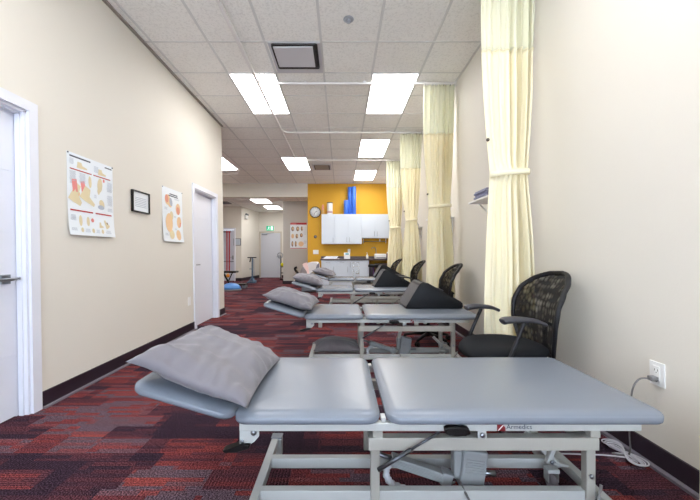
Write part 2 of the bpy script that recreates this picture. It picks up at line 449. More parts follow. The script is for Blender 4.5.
# doors
def room_door(n, d, topz, handle, label):
    a, b = d
    bm = B()     # casing + jamb
    cw = .068
    wallL(bm, b, b+cw, 0, topz+cw, 0, .018); wallL(bm, a-cw, a, 0, topz+cw, 0, .018); wallL(bm, a, b, topz, topz+cw, 0, .018)
    wallL(bm, b-.018, b, 0, topz, -.17, 0); wallL(bm, b-.036, b-.018, 0, topz, -.17, -.066); wallL(bm, a, a+.018, 0, topz, -.17, 0); wallL(bm, a, b, topz-.018, topz, -.17, 0)
    wallL(bm, b-.03, b-.018, 0, topz-.018, -.055, -.025); wallL(bm, a+.018, b-.018, topz-.03, topz-.018, -.055, -.025)
    dr = struct('door_%d' % n, bm, WHITE)
    bm = B()
    ya, yb = a+.020, b-.034
    wallL(bm, ya, yb, .008, topz-.02, -.105, -.066)
    zs = [.008, .42, .83, 1.24, 1.65, topz-.02]
    for i in range(5): wallL(bm, ya, yb, zs[i]+(.003 if i else 0), zs[i+1]-(.003 if i < 4 else 0), -.066, -.062)
    lf = obj('leaf', bm, WHITE, dr)
    bm = B()
    z = .93; xs = XL(z)-.062
    yr = yb-.068 if handle == 'far' else ya+.065
    s = -1 if handle == 'far' else 1
    box(bm, xs, xs+.01, yr-.031, yr+.031, z-.031, z+.031, .003)
    tube(bm, [(xs+.008, yr, z), (xs+.05, yr, z)], .010)
    box(bm, xs+.044, xs+.058, min(yr-.012*s, yr+.115*s), max(yr-.012*s, yr+.115*s), z-.009, z+.009, .004)
    if n == 1: tube(bm, [(xs+.01, yr+.02, z), (xs+.05, yr+.045, z+.004)], .007); tube(bm, [(xs+.05, yr+.045, z+.004), (xs+.056, yr+.05, z+.004)], .010)
    obj('handle', bm, STEEL, lf)
    return dr
room_door(1, D1, 2.08, 'far', '')
room_door(2, D2, 2.06, 'near', '')

# corridor doors
bm = B()
box(bm, -3.72, -3.66, 15.03, 15.06, 0, 2.10); box(bm, -2.76, -2.70, 15.03, 15.06, 0, 2.10); box(bm, -3.72, -2.70, 15.03, 15.06, 2.04, 2.10)
d3 = struct('door_3', bm, mat('beige_frame_paint', (196,186,172), .5))
bm = B(); box(bm, -3.655, -2.765, 15.07, 15.12, .01, 2.035, .003); lf = obj('leaf', bm, mat('grey_white_door', (196,198,206), .45), d3)
bm = B(); box(bm, -3.62, -3.36, 15.03, 15.07, 1.94, 2.0, .01); rail(bm, (-3.4,15.02,2.0), (-3.2,15.0,2.03), .02, .02); rail(bm, (-3.2,15.0,2.03), (-3.05,15.04,2.04), .02, .02)
obj('door_closer', bm, STEEL, lf)
bm = B(); box(bm, -2.86, -2.80, 15.045, 15.07, .88, 1.02, .005); tube(bm, [(-2.83,15.05,.95),(-2.83,15.01,.95),(-2.95,15.01,.95)], .01); obj('handle', bm, STEEL, lf)
bm = B()
box(bm, -4.81, -4.75, 13.17, 13.2, 0, 2.12); box(bm, -4.27, -4.21, 13.17, 13.2, 0, 2.12); box(bm, -4.75, -4.27, 13.17, 13.2, 2.05, 2.12)
d4 = struct('door_4', bm, WHITE)
bm = B(); box(bm, -4.745, -4.275, 13.23, 13.27, .01, 2.04, .003); lf = obj('leaf', bm, mat('pale_blue_door', (206,212,226), .45), d4)
bm = B(); box(bm, -4.36, -4.30, 13.215, 13.23, .86, 1.02, .004); tube(bm, [(-4.33,13.22,.95),(-4.33,13.18,.95),(-4.42,13.18,.95)], .011); obj('handle', bm, STEEL, lf)
bm = B(); box(bm, -4.72, -4.30, 13.21, 13.235, .76, .80, .004); obj('push_bar', bm, STEEL, lf)
bm = B(); box(bm, -4.70, -4.40, 13.19, 13.23, 1.94, 2.0, .01); obj('door_closer', bm, CAPG, lf)

# ================================================================= CEILING FITTINGS
LG = 'ceiling light panels'
def light(x, y, z, label, w=TS, l=2*TS):
    e = empty('ceiling_light', (x+w/2, y+l/2, z), label, 'light', LG)
    bm = B(); t = .02
    box(bm, x+.005, x+w-.005, y+.005, y+t, z-.012, z+.0); box(bm, x+.005, x+w-.005, y+l-t, y+l-.005, z-.012, z)
    box(bm, x+.005, x+t, y+t, y+l-t, z-.012, z); box(bm, x+w-t, x+w-.005, y+t, y+l-t, z-.012, z)
    obj('frame', bm, WHITEP, e)
    bm = B(); box(bm, x+t, x+w-t, y+t, y+l-t, z-.009, z-.004); obj('diffuser', bm, LAMP, e)
LX = TX0-3*TS; RX = TX0
light(LX, 4.25, ZC, 'large bright ceiling panel crossed by the curtain track, nearest on the left')
light(RX, 4.25, ZC, 'large bright ceiling panel on the right, nearest the big curtains')
light(LX, TY0+6*TS, ZC, 'far left of centre ceiling panel touching the last track corner')
light(RX, TY0+4*TS, ZC, 'second ceiling panel back on the right, between two curtain tracks')
light(RX, TY0+8*TS, ZC, 'small ceiling panel closest to the mustard wall')
light(LX-3.22*TS, TY0+6*TS, ZC, 'ceiling panel half hidden behind the end of the left wall')
light(LX, TY0-6*TS, ZC, 'ceiling panel over the nearest bed, left, out of the frame')
light(RX, TY0-6*TS, ZC, 'ceiling panel over the nearest bed, right, out of the frame')
light(-3.16, 11.35, 2.98, 'nearer ceiling panel in the lower corridor ceiling', .62, .95)
light(-3.08, 13.0, 2.98, 'farther ceiling panel in the lower corridor ceiling by the exit sign', .62, 1.0)
light(-5.6, TY0+9*TS, ZC, 'ceiling panel in the left side room, hidden behind the left wall')

# air diffusers
x, y = LX+TS+.02, TY0-TS
e = empty('ceiling_vent', (x+TS/2, y+TS/2, ZC), 'square plaque ceiling air diffuser with gap shade painted dark, near the left light', 'vent', None)
bm = B()
prism(bm, [(x+.01,y+.01),(x+TS-.03,y+.01),(x+TS-.03,y+TS-.01),(x+.01,y+TS-.01)], 'z', ZC-.008, ZC-.001); obj('frame', bm, DIFF, e)
bm = B(); box(bm, -.777, -.265, 3.645, 4.12, ZC-.014, ZC-.008, .02); obj('recess_shade', bm, GAPSHADE, e)  # flat dark sheet painted as the shade round the plaque
bm = B(); box(bm, -.755, -.315, 3.66, 4.05, ZC-.045, ZC-.030, .004); obj('plaque', bm, DIFF, e)
x, y = LX+TS, TY0+7*TS
e = empty('ceiling_vent', (x+TS/2, y+TS/2, ZC), 'small grey ceiling air grille far back, beside the last track', 'vent', None)
bm = B(); box(bm, x+.08, x+TS-.04, y+.05, y+TS-.03, ZC-.01, ZC-.001); obj('frame', bm, DIFF, e)
bm = B(); box(bm, x+.12, x+TS-.08, y+.09, y+TS-.07, ZC-.013, ZC-.010); obj('recess_shade', bm, GAPSHADE, e)  # dark sheet in place of shade behind the far plaque
bm = B(); box(bm, x+.15, x+TS-.11, y+.02, y+TS-.14, ZC-.035, ZC-.022); obj('plaque', bm, mat('brown_grey_enamel', (150,138,130), .5), e)
bm = B(); box(bm, -4.6, -4.1, 11.9, 12.4, 2.955, 2.979, .004)
for i in range(5): box(bm, -4.55, -4.15, 11.96+.085*i, 11.99+.085*i, 2.945, 2.956)
tag(obj('ceiling_vent', bm, [CAPG]), 'dark louvred vent in the low corridor ceiling', 'vent')
bm = B(); lathe(bm, (.075, 3.28, 0), [(.052, ZC-.001), (.052, ZC-.006), (.036, ZC-.010), (.034, ZC-.006), (.016, ZC-.008), (.016, ZC-.03), (.024, ZC-.032), (.0, ZC-.034)], 24)
tag(obj('fire_sprinkler', bm, mat('sprinkler_grey', (170,176,184), .35)), 'round recessed fire sprinkler in the ceiling tile right of the vent', 'sprinkler')

# curtain tracks
TXX = -1.115
zt = ZC-.034
ROW = [2.63, 4.46, 6.27, 8.12]
bm = B()
rail(bm, (TXX, YN+.1, zt), (TXX, 8.12-.16, zt), .036, .030)
for y in (-.5, 1.4, 3.4, 5.2, 7.1): box(bm, TXX-.01, TXX+.01, y, y+.03, zt, ZC)
tag(obj('curtain_track', bm, TRACK), 'long white curtain track running down the ceiling left of centre', 'curtain track')
TLBL = ['white curtain track above the nearest curtain, out of the frame', 'white cross track carrying the second curtain, nearest in view',
        'white cross track carrying the third curtain', 'farthest white cross track, carrying the last curtain']
for i, yy in enumerate(ROW):
    bm = B(); r = .16
    arc = [(TXX+r-r*math.cos(a*PI/16), yy-r+r*math.sin(a*PI/16), zt-.001) for a in range(9)]
    arc[0] = (TXX, yy-r-.002, zt-.001)
    for p, q in zip(arc[:-1], arc[1:]): rail(bm, p, q, .034, .030, 0)
    rail(bm, (TXX+r-.003, yy, zt-.001), (XR(ZC)-.004, yy, zt-.001), .034, .030)
    box(bm, XR(ZC)-.02, XR(ZC)-.003, yy-.025, yy+.025, zt-.03, zt+.03, .003)
    for x in (-.5, .3, 1.1): box(bm, x, x+.03, yy-.01, yy+.01, zt, ZC)
    tag(obj('curtain_track', bm, TRACK, None), TLBL[i], 'curtain track', 'cross curtain tracks')
bm = B()
pts = [(-3.9, 8.6, zt), (-3.35, 8.6, zt), (-3.0, 8.75, zt), (-2.85, 9.1, zt), (-2.95, 9.45, zt), (-3.3, 9.6, zt), (-4.0, 9.6, zt)]
tube(bm, catmull(pts), .013, 6); 
for x in (-3.6,): box(bm, x, x+.03, 8.59, 8.61, zt, ZC)
tag(obj('curtain_track', bm, TRACK), 'short curved curtain track past the end of the left wall', 'curtain track')

# ================================================================= CURTAINS
CLBL = ['nearest and largest cream privacy curtain, tied back beside the mesh backed chair',
        'second cream privacy curtain from the front, behind the second chair',
        'third cream privacy curtain from the front, slimmer, pinched by its tie',
        'farthest cream privacy curtain, next to the mustard wall']
def make_curtain(idx, yy, xc, wt, wtie, wb, seed):
    rnd = random.Random(seed)
    ztop, zmesh, ztie, zbot = zt-.026, 2.71, 1.735, .30
    e = empty('privacy_curtain', (xc, yy, 0), CLBL[idx], 'curtain', 'cream privacy curtains')
    NU = 150; nf = 7.5
    ph = [rnd.uniform(0, 6.28) for _ in range(4)]
    def fold(u, z):
        # u in 0..1: a broad flat panel on the left, tighter folds to the right
        w = u + .05*math.sin(2*PI*u+ph[0])
        wide = 1/(1+math.exp(-(u-.55)*14)) * .8 + .25
        t = max(0, min(1, (ztop-z)/1.0))
        hi = .5+.5*math.sin(2*PI*22*u+ph[3])
        f = wide*math.sin(2*PI*nf*w + ph[1] + .35*math.sin(z*1.3+ph[2])) + .25*math.sin(2*PI*3.2*u+ph[2]+.3*z)
        f = f*(.35+.65*t) + (1-t)*.5*(hi-.5)
        return f
    def pt(u, z):
        if z > ztie:
            t = (ztop-z)/(ztop-ztie); s = t**2.2
            w = wt*(1-s)+wtie*s; xo = -.01*math.sin(PI*t)
        else:
            t = (ztie-z)/(ztie-zbot); s = 1-(1-min(1, t*1.15))**1.7
            w = wtie*(1-s)+wb*s; xo = .02*t
        amp = .045*(.75+.45*min(1, abs(z-ztie)/.5))
        pinch = math.exp(-((z-ztie)/.07)**2)
        d = fold(u, z)*amp*(1-.55*pinch)
        # crease puffs on the lower flat panel
        if z < ztie: d += .010*math.sin(z*9+ph[0])*math.exp(-((u-.3)/.15)**2)
        ell = .035*math.sqrt(max(0, 1-(2*u-1)**2))*(.4+pinch)
        zz = z
        x = xc + xo + (u-.5)*w + .006*math.sin(2*PI*nf*2*u)*(1-pinch)
        x = min(x, XR(z)-.02)
        return Vector((x, yy - ell + d, zz))
    def sheet(z0, z1, n):
        bm = B(); R = []
        for j in range(n+1):
            z = z0+(z1-z0)*j/n
            R.append([bm.verts.new(pt(i/NU, z)) for i in range(NU+1)])
        for j in range(n):
            for i in range(NU):
                f = bm.faces.new((R[j][i], R[j][i+1], R[j+1][i+1], R[j+1][i])); f.smooth = True
        # second face 3 mm behind, joined round the edges
        K = [[bm.verts.new(v.co+Vector((0, .003, 0))) for v in row] for row in R]
        for j in range(n):
            for i in range(NU):
                f = bm.faces.new((K[j][i], K[j+1][i], K[j+1][i+1], K[j][i+1])); f.smooth = True
        for j in range(n):
            bm.faces.new((R[j][0], R[j+1][0], K[j+1][0], K[j][0])); bm.faces.new((R[j][NU], K[j][NU], K[j+1][NU], R[j+1][NU]))
        for i in range(NU):
            bm.faces.new((R[0][i], K[0][i], K[0][i+1], R[0][i+1])); bm.faces.new((R[n][i], R[n][i+1], K[n][i+1], K[n][i]))
        return bm
    obj('fabric', sheet(zbot, zmesh, 60), CURT, e)
    obj('mesh_header', sheet(zmesh, ztop, 18), CMESH, e)
    bm = B()         # hem between mesh and fabric
    tube(bm, [pt(i/NU, zmesh)+Vector((0,-.003,0)) for i in range(0, NU+1, 2)], .005, 6); obj('seam', bm, CURT, e)
    bm = B()         # tie
    n = 40; A = []
    for dz in (-.022, .022):
        A.append([bm.verts.new((xc+.004+(wtie/2+.004)*math.cos(2*PI*k/n), yy-.018+.058*math.sin(2*PI*k/n)*1.0, ztie+dz+.012*math.cos(2*PI*k/n))) for k in range(n)])
    for k in range(n):
        f = bm.faces.new((A[0][k], A[0][(k+1) % n], A[1][(k+1) % n], A[1][k])); f.smooth = True
    bm.normal_update(); bmesh.ops.solidify(bm, geom=bm.faces[:], thickness=.004)
    obj('tie', bm, CURT, e)
    for i in range(9):
        bm = B(); p = pt((i+.5)/9, ztop); tube(bm, [p+Vector((0,0,-.01)), p+Vector((0,0,.014))], .004, 6)
        obj('hook', bm, CHROME, e)
    bm = B(); p = pt(.06, 2.0 if idx == 0 else 1.9)
    bmesh.ops.create_icosphere(bm, subdivisions=2, radius=.014, matrix=Matrix.Translation(p+Vector((-.012,-.012,0)))); obj('snap', bm, mat('dark_snap', (60,50,40), .4), e)
make_curtain(0, 2.63, 1.335, .44, .30, .42, 3)
make_curtain(1, 4.46, 1.330, .43, .30, .40, 11)
make_curtain(2, 6.27, 1.335, .42, .22, .40, 23)
make_curtain(3, 8.12, 1.330, .42, .27, .42, 31)

# ================================================================= LEFT WALL: posters, frame, outlet
def poster(name, w, h, items, place, label, cat, curl=.02, pins=True):
    """items: (shape, x, y, a, b, rot, mat_index) in metres; plane y=0 facing -y locally, origin bottom-left"""
    mats = [PAPER, PRINTG, INK, RED, BEIGE, FLESH, FLESH2, PINK, PINKP]
    bm = B(); off = lambda z: -.004 - curl*max(0, 1-z/h)**5
    n = 14
    R = [[bm.verts.new((x, off(h*j/n), h*j/n)) for x in (0, w)] for j in range(n+1)]
    for j in range(n): bm.faces.new((R[j][0], R[j][1], R[j+1][1], R[j+1][0]))
    bm.normal_update(); bmesh.ops.solidify(bm, geom=bm.faces[:], thickness=.0012)
    for q, (sh, x, y, a, b, rot, mi) in enumerate(items):
        if sh == 'r': poly = [(-a/2,-b/2),(a/2,-b/2),(a/2,b/2),(-a/2,b/2)]
        elif sh == 'e': poly = [(a/2*math.cos(2*PI*k/14), b/2*math.sin(2*PI*k/14)) for k in range(14)]
        else:   # tapered foot / hand shape
            poly = [(-.5*a,-.5*b),(-.1*a,-.5*b),(.5*a,-.42*b),(.5*a,-.2*b),(.05*a,0),(-.05*a,.5*b),(-.42*a,.5*b),(-.45*a,0)]
        c, s = math.cos(rot), math.sin(rot)
        vs = []
        for (u, v) in poly:
            X = x+u*c-v*s; Z = y+u*s+v*c
            vs.append(bm.verts.new((X, off(Z)-.0016-.0002*(q % 5), Z)))
        f = bm.faces.new(vs); f.material_index = mi
    nrm = [f for f in bm.faces]
    me = bpy.data.meshes.new(name); bm.to_mesh(me); bm.free()
    for m in mats: me.materials.append(m)
    o = bpy.data.objects.new(name, me); COL.objects.link(o); place(o); tag(o, label, cat)
    if pins:
        for x in (.008, w-.008):
            b2 = B(); bmesh.ops.create_icosphere(b2, subdivisions=2, radius=.007)
            m2 = bpy.data.meshes.new('pin'); b2.to_mesh(m2); b2.free(); m2.materials.append(CAPG)
            p = bpy.data.objects.new('pin', m2); COL.objects.link(p); p.parent = o; p.location = (x, -.007, h-.008)
    return o
tilt = math.atan(KL)
def on_left(y, z):
    def f(o):
        o.matrix_world = Matrix.Translation((XL(z)+.0005, y, z)) @ Matrix.Rotation(tilt, 4, 'Y') @ Matrix.Rotation(PI/2, 4, 'Z')
        
    return f
def textblock(x, y, w, n, dy=.008, mi=1):
    return [('r', x+w/2+random.uniform(-.04,0)*w, y-i*dy, w*random.uniform(.75,1), .0032, 0, mi) for i in range(n)]
it = [('r', .135, .632, .22, .012, 0, 2), ('r', .46, .632, .09, .010, 0, 2)]
it += [('r', .14, .53, .23, .009, 0, 3), ('r', .38, .53, .21, .009, 0, 3), ('r', .14, .20, .24, .012, 0, 3), ('r', .39, .20, .20, .012, 0, 3)]
it += [('f', .15, .575, .11, .05, 0, 4), ('f', .38, .572, .10, .05, 0, 4)]
it += [('e', .235, .46, .035, .10, .05, 4), ('e', .35, .455, .06, .13, -.1, 4), ('e', .335, .40, .03, .06, 0, 4), ('e', .40, .505, .025, .03, 0, 7)]
it += [('f', .10, .33, .13, .16, -.5, 4), ('r', .072, .40, .05, .10, .1, 7), ('f', .22, .335, .17, .12, -.45, 4), ('r', .16, .405, .045, .09, .15, 7), ('e', .10, .34, .05, .05, 0, 5), ('e', .19, .34, .05, .05, 0, 5)]
it += [('e', .37, .29, .06, .08, .4, 4), ('e', .36, .26, .08, .04, 0, 1)]
it += [('e', .12, .12, .035, .09, 0, 4), ('e', .20, .12, .035, .08, 0, 4), ('e', .25, .135, .035, .035, 0, 7), ('f', .35, .10, .05, .05, 0, 4), ('f', .42, .115, .05, .08, .4, 4), ('e', .43, .11, .02, .05, .3, 6)]
it += [('e', .13, .045, .03, .04, 0, 4), ('e', .25, .045, .03, .04, 0, 4), ('e', .36, .045, .03, .04, 0, 4)]
for (x, y, w, n) in ((.02,.61,.05,6),(.02,.51,.07,13),(.12,.51,.07,10),(.44,.50,.07,11),(.44,.38,.07,12),(.44,.26,.07,4),(.28,.61,.06,7),(.02,.16,.06,6),(.16,.055,.06,4),(.28,.055,.05,4),(.40,.055,.07,4),(.02,.055,.06,3),(.28,.36,.03,4)):
    it += textblock(x, y, w, n)
poster('anatomy_poster', .52, .66, it, on_left(2.59, 1.25), 'large white foot anatomy poster with red bars, on the left wall', 'poster')
it = [('r', .27, .60, .20, .013, 0, 2), ('r', .25, .577, .26, .013, 0, 2)]
it += [('e', .12, .52, .13, .13, 0, 5), ('e', .10, .53, .08, .10, .3, 8), ('e', .20, .50, .07, .11, .3, 1), ('e', .17, .46, .10, .05, -.4, 5),
       ('e', .38, .43, .12, .15, 0, 5), ('e', .38, .41, .08, .10, .2, 8), ('e', .21, .33, .09, .11, 0, 4), ('e', .15, .235, .17, .24, 0, 5), ('e', .16, .25, .10, .14, .3, 8),
       ('e', .40, .26, .12, .15, -.1, 5), ('e', .41, .25, .07, .11, 0, 7), ('e', .20, .09, .12, .12, .2, 4), ('e', .37, .09, .12, .14, .4, 5)]
for (x, y, w, n) in ((.04,.42,.08,4),(.28,.56,.14,3),(.04,.10,.08,4),(.27,.33,.06,3),(.28,.17,.06,3)): it += textblock(x, y, w, n)
poster('anatomy_poster', .50, .67, it, on_left(3.97, 1.25), 'narrow looking hand anatomy poster without red bars, beside the far left door', 'poster')
# small framed certificate
e = bpy.data.objects.new('framed_certificate', None); COL.objects.link(e); e.empty_display_size = .05; ROOTS['framed_certificate'] = Vector((0,0,0))
tag(e, 'small black framed certificate between the two posters on the left wall', 'picture frame')
w, h = .30, .225
bm = B()
box(bm, 0, w, -.026, -.002, 0, .012); box(bm, 0, w, -.026, -.002, h-.012, h); box(bm, 0, .012, -.026, -.002, .012, h-.012); box(bm, w-.012, w, -.026, -.002, .012, h-.012)
obj('frame', bm, BLACK, e)
bm = B(); box(bm, .011, w-.011, -.012, -.004, .011, h-.011)
for i in range(6): box(bm, .05, w-.05, -.0128, -.012, .06+.018*i, .066+.018*i, 0, 1)
obj('certificate', bm, [PAPER, PRINTG], e)
on_left(3.38, 1.535)(e)
# outlet plate by the far door
e = empty('wall_outlet', (XL(.43), 4.64, .43), 'white wall plate low on the left wall beside the far door', 'outlet')
bm = B(); wallL(bm, 4.60, 4.68, .37, .49, 0, .007); obj('plate', bm, WHITEP, e)
bm = B(); wallL(bm, 4.62, 4.66, .39, .47, .007, .009); obj('socket', bm, WHITEP, e)

# ================================================================= RIGHT WALL: outlet, cord, shelves
e = empty('wall_outlet', (XR(.485), 1.69, .485), 'white wall outlet with grey plug in it, on the right wall', 'outlet')
bm = B(); z0, z1 = .425, .545; ya, yb = 1.648, 1.726
wallR(bm, ya, yb, z0, z1, 0, .006); obj('plate', bm, WHITEP, e)
bm = B(); wallR(bm, ya+.021, yb-.021, z0+.02, z1-.02, .006, .009); so = obj('socket', bm, WHITEP, e)
for dz in (.075, .028):
    bm = B()
    for dy in (-.008, .008): wallR(bm, 1.687+dy-.0015, 1.687+dy+.0015, z0+dz, z0+dz+.010, .009, .0095)
    wallR(bm, 1.685, 1.689, z0+dz-.010, z0+dz-.005, .009, .0095)
    obj('slots', bm, GAPSHADE, so)

xo = XR(.46)
bm = B()
pz = .462
box(bm, xo-.045, xo-.010, 1.67, 1.702, pz-.012, pz+.012, .005)
pts = [(xo-.045,1.686,pz), (xo-.09,1.69,pz-.004), (xo-.115,1.70,pz-.05), (xo-.12,1.71,pz-.14), (xo-.10,1.74,.16), (xo-.085,1.76,.03), (1.48,1.80,.012)]
tube(bm, catmull(pts, 8), .0042, 8)
c = Vector((1.535, 1.785, .012))
pl = [Vector((1.48,1.80,.012))]
d = Vector((.02, -1, 0)).normalized(); s_ = Vector((1, .02, 0)).normalized()
for k in range(4*30):
    a = 2*PI*k/30; q = k/30
    L_ = .085+.010*q; W_ = .016+.008*q
    p = c + d*(L_*math.sin(a)) + s_*(W_*math.sin(2*a)+.004*math.sin(q*5)) + Vector((0, 0, .004*q+.005*math.cos(a)**2))
    pl.append(p)
pl += [Vector((1.52,1.69,.03)), Vector((1.50,1.73,.03)), Vector((1.40,1.78,.014)), Vector((1.30,1.795,.008)), Vector((1.2,1.80,.008)), Vector((1.12,1.77,.012)), Vector((1.03,1.70,.03)), Vector((.96,1.64,.05))]
tube(bm, catmull(pl, 2), .0034, 6, mi=1)
tag(obj('power_cord', bm, [CORD, CORDW]), 'grey power cord coiled on the carpet by the right wall below the outlet', 'cord')

# small cream object at right frame edge
bm = B(); box(bm, 1.25, XR(0)-.05, .80, 1.155, 0, .455, .008); box(bm, 1.25, XR(0)-.05, .80, 1.155, .455, .465, .003)
tag(obj('storage_box', bm, mat('cream_box_paint', (226,222,196), .5)), 'low cream box against the right wall at the edge of the photo', 'box')

SL = ['white wall shelf beside the nearest curtain', 'white wall shelf beside the second curtain', 'white wall shelf between the two far curtains']
GL = ['folded dark patterned gowns on the nearest wall shelf', 'folded dark patterned gowns on the shelf by the second curtain', 'folded dark patterned gowns on the farthest wall shelf']
for i, yf in enumerate((3.40, 5.10, 6.92)):
    zs = 1.615
    xw = XR(zs)-.002
    e = empty('wall_shelf', (xw, yf-.22, zs), SL[i], 'shelf', 'white wall shelves')
    bm = B(); box(bm, xw-.285, xw, yf-.45, yf, zs-.009, zs+.009, .002); obj('board', bm, WHITEP, e)
    for yb_ in (yf-.06, yf-.39):
        bm = B(); box(bm, xw-.012, xw, yb_-.01, yb_+.01, zs-.22, zs-.009); rail(bm, (xw-.006, yb_, zs-.19), (xw-.2, yb_, zs-.015), .012, .012)
        obj('bracket', bm, WHITEP, e)
    bm = B()
    for k in range(5):
        o1, o2 = random.uniform(-.012,.012), random.uniform(-.012,.012)
        box(bm, xw-.25+o1, xw-.05+o1, yf-.33+o2, yf-.06+o2, zs+.009+.019*k, zs+.009+.019*k+.019, .008, seg=3)
    tag(obj('folded_gowns', bm, TOWEL), GL[i], 'clothing', 'stacks of folded gowns')

# ================================================================= TREATMENT BED
def make_bed():
    e = empty('treatment_table', (.2, 1.6, 0), 'nearest grey padded treatment table with the raised head section and coiled cord', 'treatment table', 'grey treatment tables')
    y0, y1 = 1.25, 1.95
    bm = B(); cushion(bm, .176, 1.256, y0, y1, .447, .503, .055); obj('leg_cushion', bm, VINYL, e)
    bm = B(); cushion(bm, -.415, .152, y0, y1, .447, .503, .055); obj('middle_cushion', bm, VINYL, e)
    bm = B(); cushion(bm, -.41, 0, y0, y1, 0, .052, .055)
    R = Matrix.Translation((-.405, 0, .452)) @ Matrix.Rotation(math.radians(16.5), 4, 'Y') @ Matrix.Translation((-.012, 0, .0))
    for v in bm.verts: v.co = R @ v.co
    hc = obj('head_cushion', bm, VINYL, e)
    # top frame
    bm = B()
    for y in (1.285, 1.915): rail(bm, (-.392, y, .4305), (1.158, y, .4305), .03, .030)
    for x in (-.375, .10, 1.14): rail(bm, (x, 1.30, .4305), (x, 1.90, .4305), .030, .026)
    for x in (.05, .7): rail(bm, (x, 1.30, .436), (x, 1.90, .436), .03, .018)
    for y in (1.30, 1.90): box(bm, .155, .175, y-.02, y+.02, .446, .462, .003)
    obj('top_frame', bm, FRAME, e)
    bm = B()
    bm.free()
    for y in (1.92, 1.28):
        bm = B(); prism(bm, [(-.392,.418),(-.318,.418),(-.318,.392),(-.335,.372),(-.352,.362),(-.392,.357)], 'y', y-.004, y+.004)
        br = obj('hinge_bracket', bm, FRAME, e)
    bm = B(); lathe(bm, (-.338, 1.276, .408), [(.011,0),(.011,-.004),(.006,-.009),(0,-.009)], 12, axis='y'); obj('bolt', bm, STEEL, br)
    bm = B(); lathe(bm, (-.382, 1.276, .374), [(.008,0),(.008,-.004),(0,-.005)], 12, axis='y'); obj('bolt', bm, STEEL, br)
    bm = B()   # black release lever at head end
    prism(bm, [(-.455,.344),(-.445,.335),(-.40,.338),(-.352,.352),(-.348,.368),(-.385,.366),(-.43,.352)], 'y', 1.262, 1.30, bev=.003); obj('release_lever', bm, BLACK, e)
    bm = B()   # struts to head section
    bm.free()
    for y in (1.35, 1.85):
        bm = B(); tube(bm, [(-.375,y,.425), (-.47,y,.50)], .006, 10); tube(bm, [(-.375,y,.425), (-.42,y,.461)], .010, 10)
        obj('head_gas_strut', bm, STEEL, e)
    # black adjustment knob on front rail
    bm = B(); prism(bm, [(.393,.436),(.405,.442),(.47,.442),(.485,.438),(.491,.416),(.47,.411),(.44,.408),(.41,.412),(.396,.418)], 'y', 1.245, 1.271, bev=.004); obj('adjustment_knob', bm, BLACK, e)
    # bracket with bolt
    bm = B(); box(bm, .528, .562, 1.272, 1.280, .386, .417, .003); bk = obj('pivot_bracket', bm, FRAME, e)
    bm = B(); lathe(bm, (.545, 1.272, .400), [(.010,0),(.010,-.005),(.006,-.008),(0,-.008)], 12, axis='y'); obj('bolt', bm, STEEL, bk)
    # logo
    bm = B(); prism(bm, [(.600,.418),(.632,.418),(.632,.430),(.623,.443),(.600,.443)], 'y', 1.2675, 1.2697); 
    lg = obj('logo_badge', bm, DRED, e); lg['label'] = 'dark red maker badge with a pale diagonal line'
    bm = B(); prism(bm, [(.602,.420),(.606,.420),(.624,.440),(.620,.440)], 'y', 1.2665, 1.2675); obj('badge_line', bm, WHITEP, lg)
    cu = bpy.data.curves.new('t', 'FONT'); cu.body = 'Armedics'; cu.size = .0265; cu.extrude = .0004
    to = bpy.data.objects.new('t', cu); COL.objects.link(to); bpy.context.view_layer.update()
    me = bpy.data.meshes.new_from_object(to.evaluated_get(bpy.context.evaluated_depsgraph_get()))
    bpy.data.objects.remove(to)
    w = max(v.co.x for v in me.vertices); k = .098/w
    for v in me.vertices: v.co = Vector((.636+v.co.x*k-.2, 1.2690-v.co.z-1.6, .4255+v.co.y*.92))
    me.materials.clear(); me.materials.append(INK)
    t = bpy.data.objects.new('logo_lettering', me); COL.objects.link(t); t.parent = e; ROOTS[t.name] = ROOTS[e.name]
    # lifting sub frame
    bm = B()
    for y in (1.31, 1.89):
        rail(bm, (.107, y, .3525), (1.012, y, .3525), .038, .050)
    for x in (.13, .55, .98): rail(bm, (x, 1.32, .352), (x, 1.88, .352), .04, .036)
    for x in (.145, 1.00):
        for y in (1.31, 1.89): box(bm, x-.019, x+.019, y-.014, y+.014, .376, .418)
    obj('lift_frame', bm, CREAMP, e)
    bm = B()
    for x in (.30, .76): rail(bm, (x, 1.36, .392), (x+.16, 1.84, .392), .03, .02)
    box(bm, .2, 1.0, 1.58, 1.64, .383, .405, .004)
    obj('lift_linkage', bm, CREAMP, e)
    # posts
    for (x, y) in ((.143, 1.395), (.143, 1.80), (1.045, 1.395), (1.045, 1.80)):
        bm = B(); box(bm, x-.019, x+.019, y-.017, y+.017, .035, .40, .003)
        p = obj('lift_post', bm, CREAMP, e)
        if x < 1: continue
        bm = B(); lathe(bm, (x+.0, y-.018, .17), [(.010,0),(.010,-.005),(.006,-.008),(0,-.008)], 12, axis='y'); obj('bolt', bm, STEEL, p)
    # base frame
    bm = B()
    for x in (-.356, 1.085):
        rail(bm, (x, 1.10, .079), (x, 1.82, .079), .036, .044)
    rail(bm, (-.34, 1.405, .077), (1.07, 1.405, .077), .035, .048); rail(bm, (-.34, 1.625, .077), (1.07, 1.625, .077), .035, .048)
    obj('base_frame', bm, FRAME, e)
    for x in (-.349, 1.085):
        for y in (1.105, 1.805):
            bm = B(); box(bm, x-.027, x+.027, y-.022, y+.022, .0, .098, .003); f = obj('foot', bm, FRAME, e)
            bm = B(); box(bm, x-.029, x+.029, y-.024, y+.024, .098, .106, .002); obj('end_cap', bm, CAPG, f)
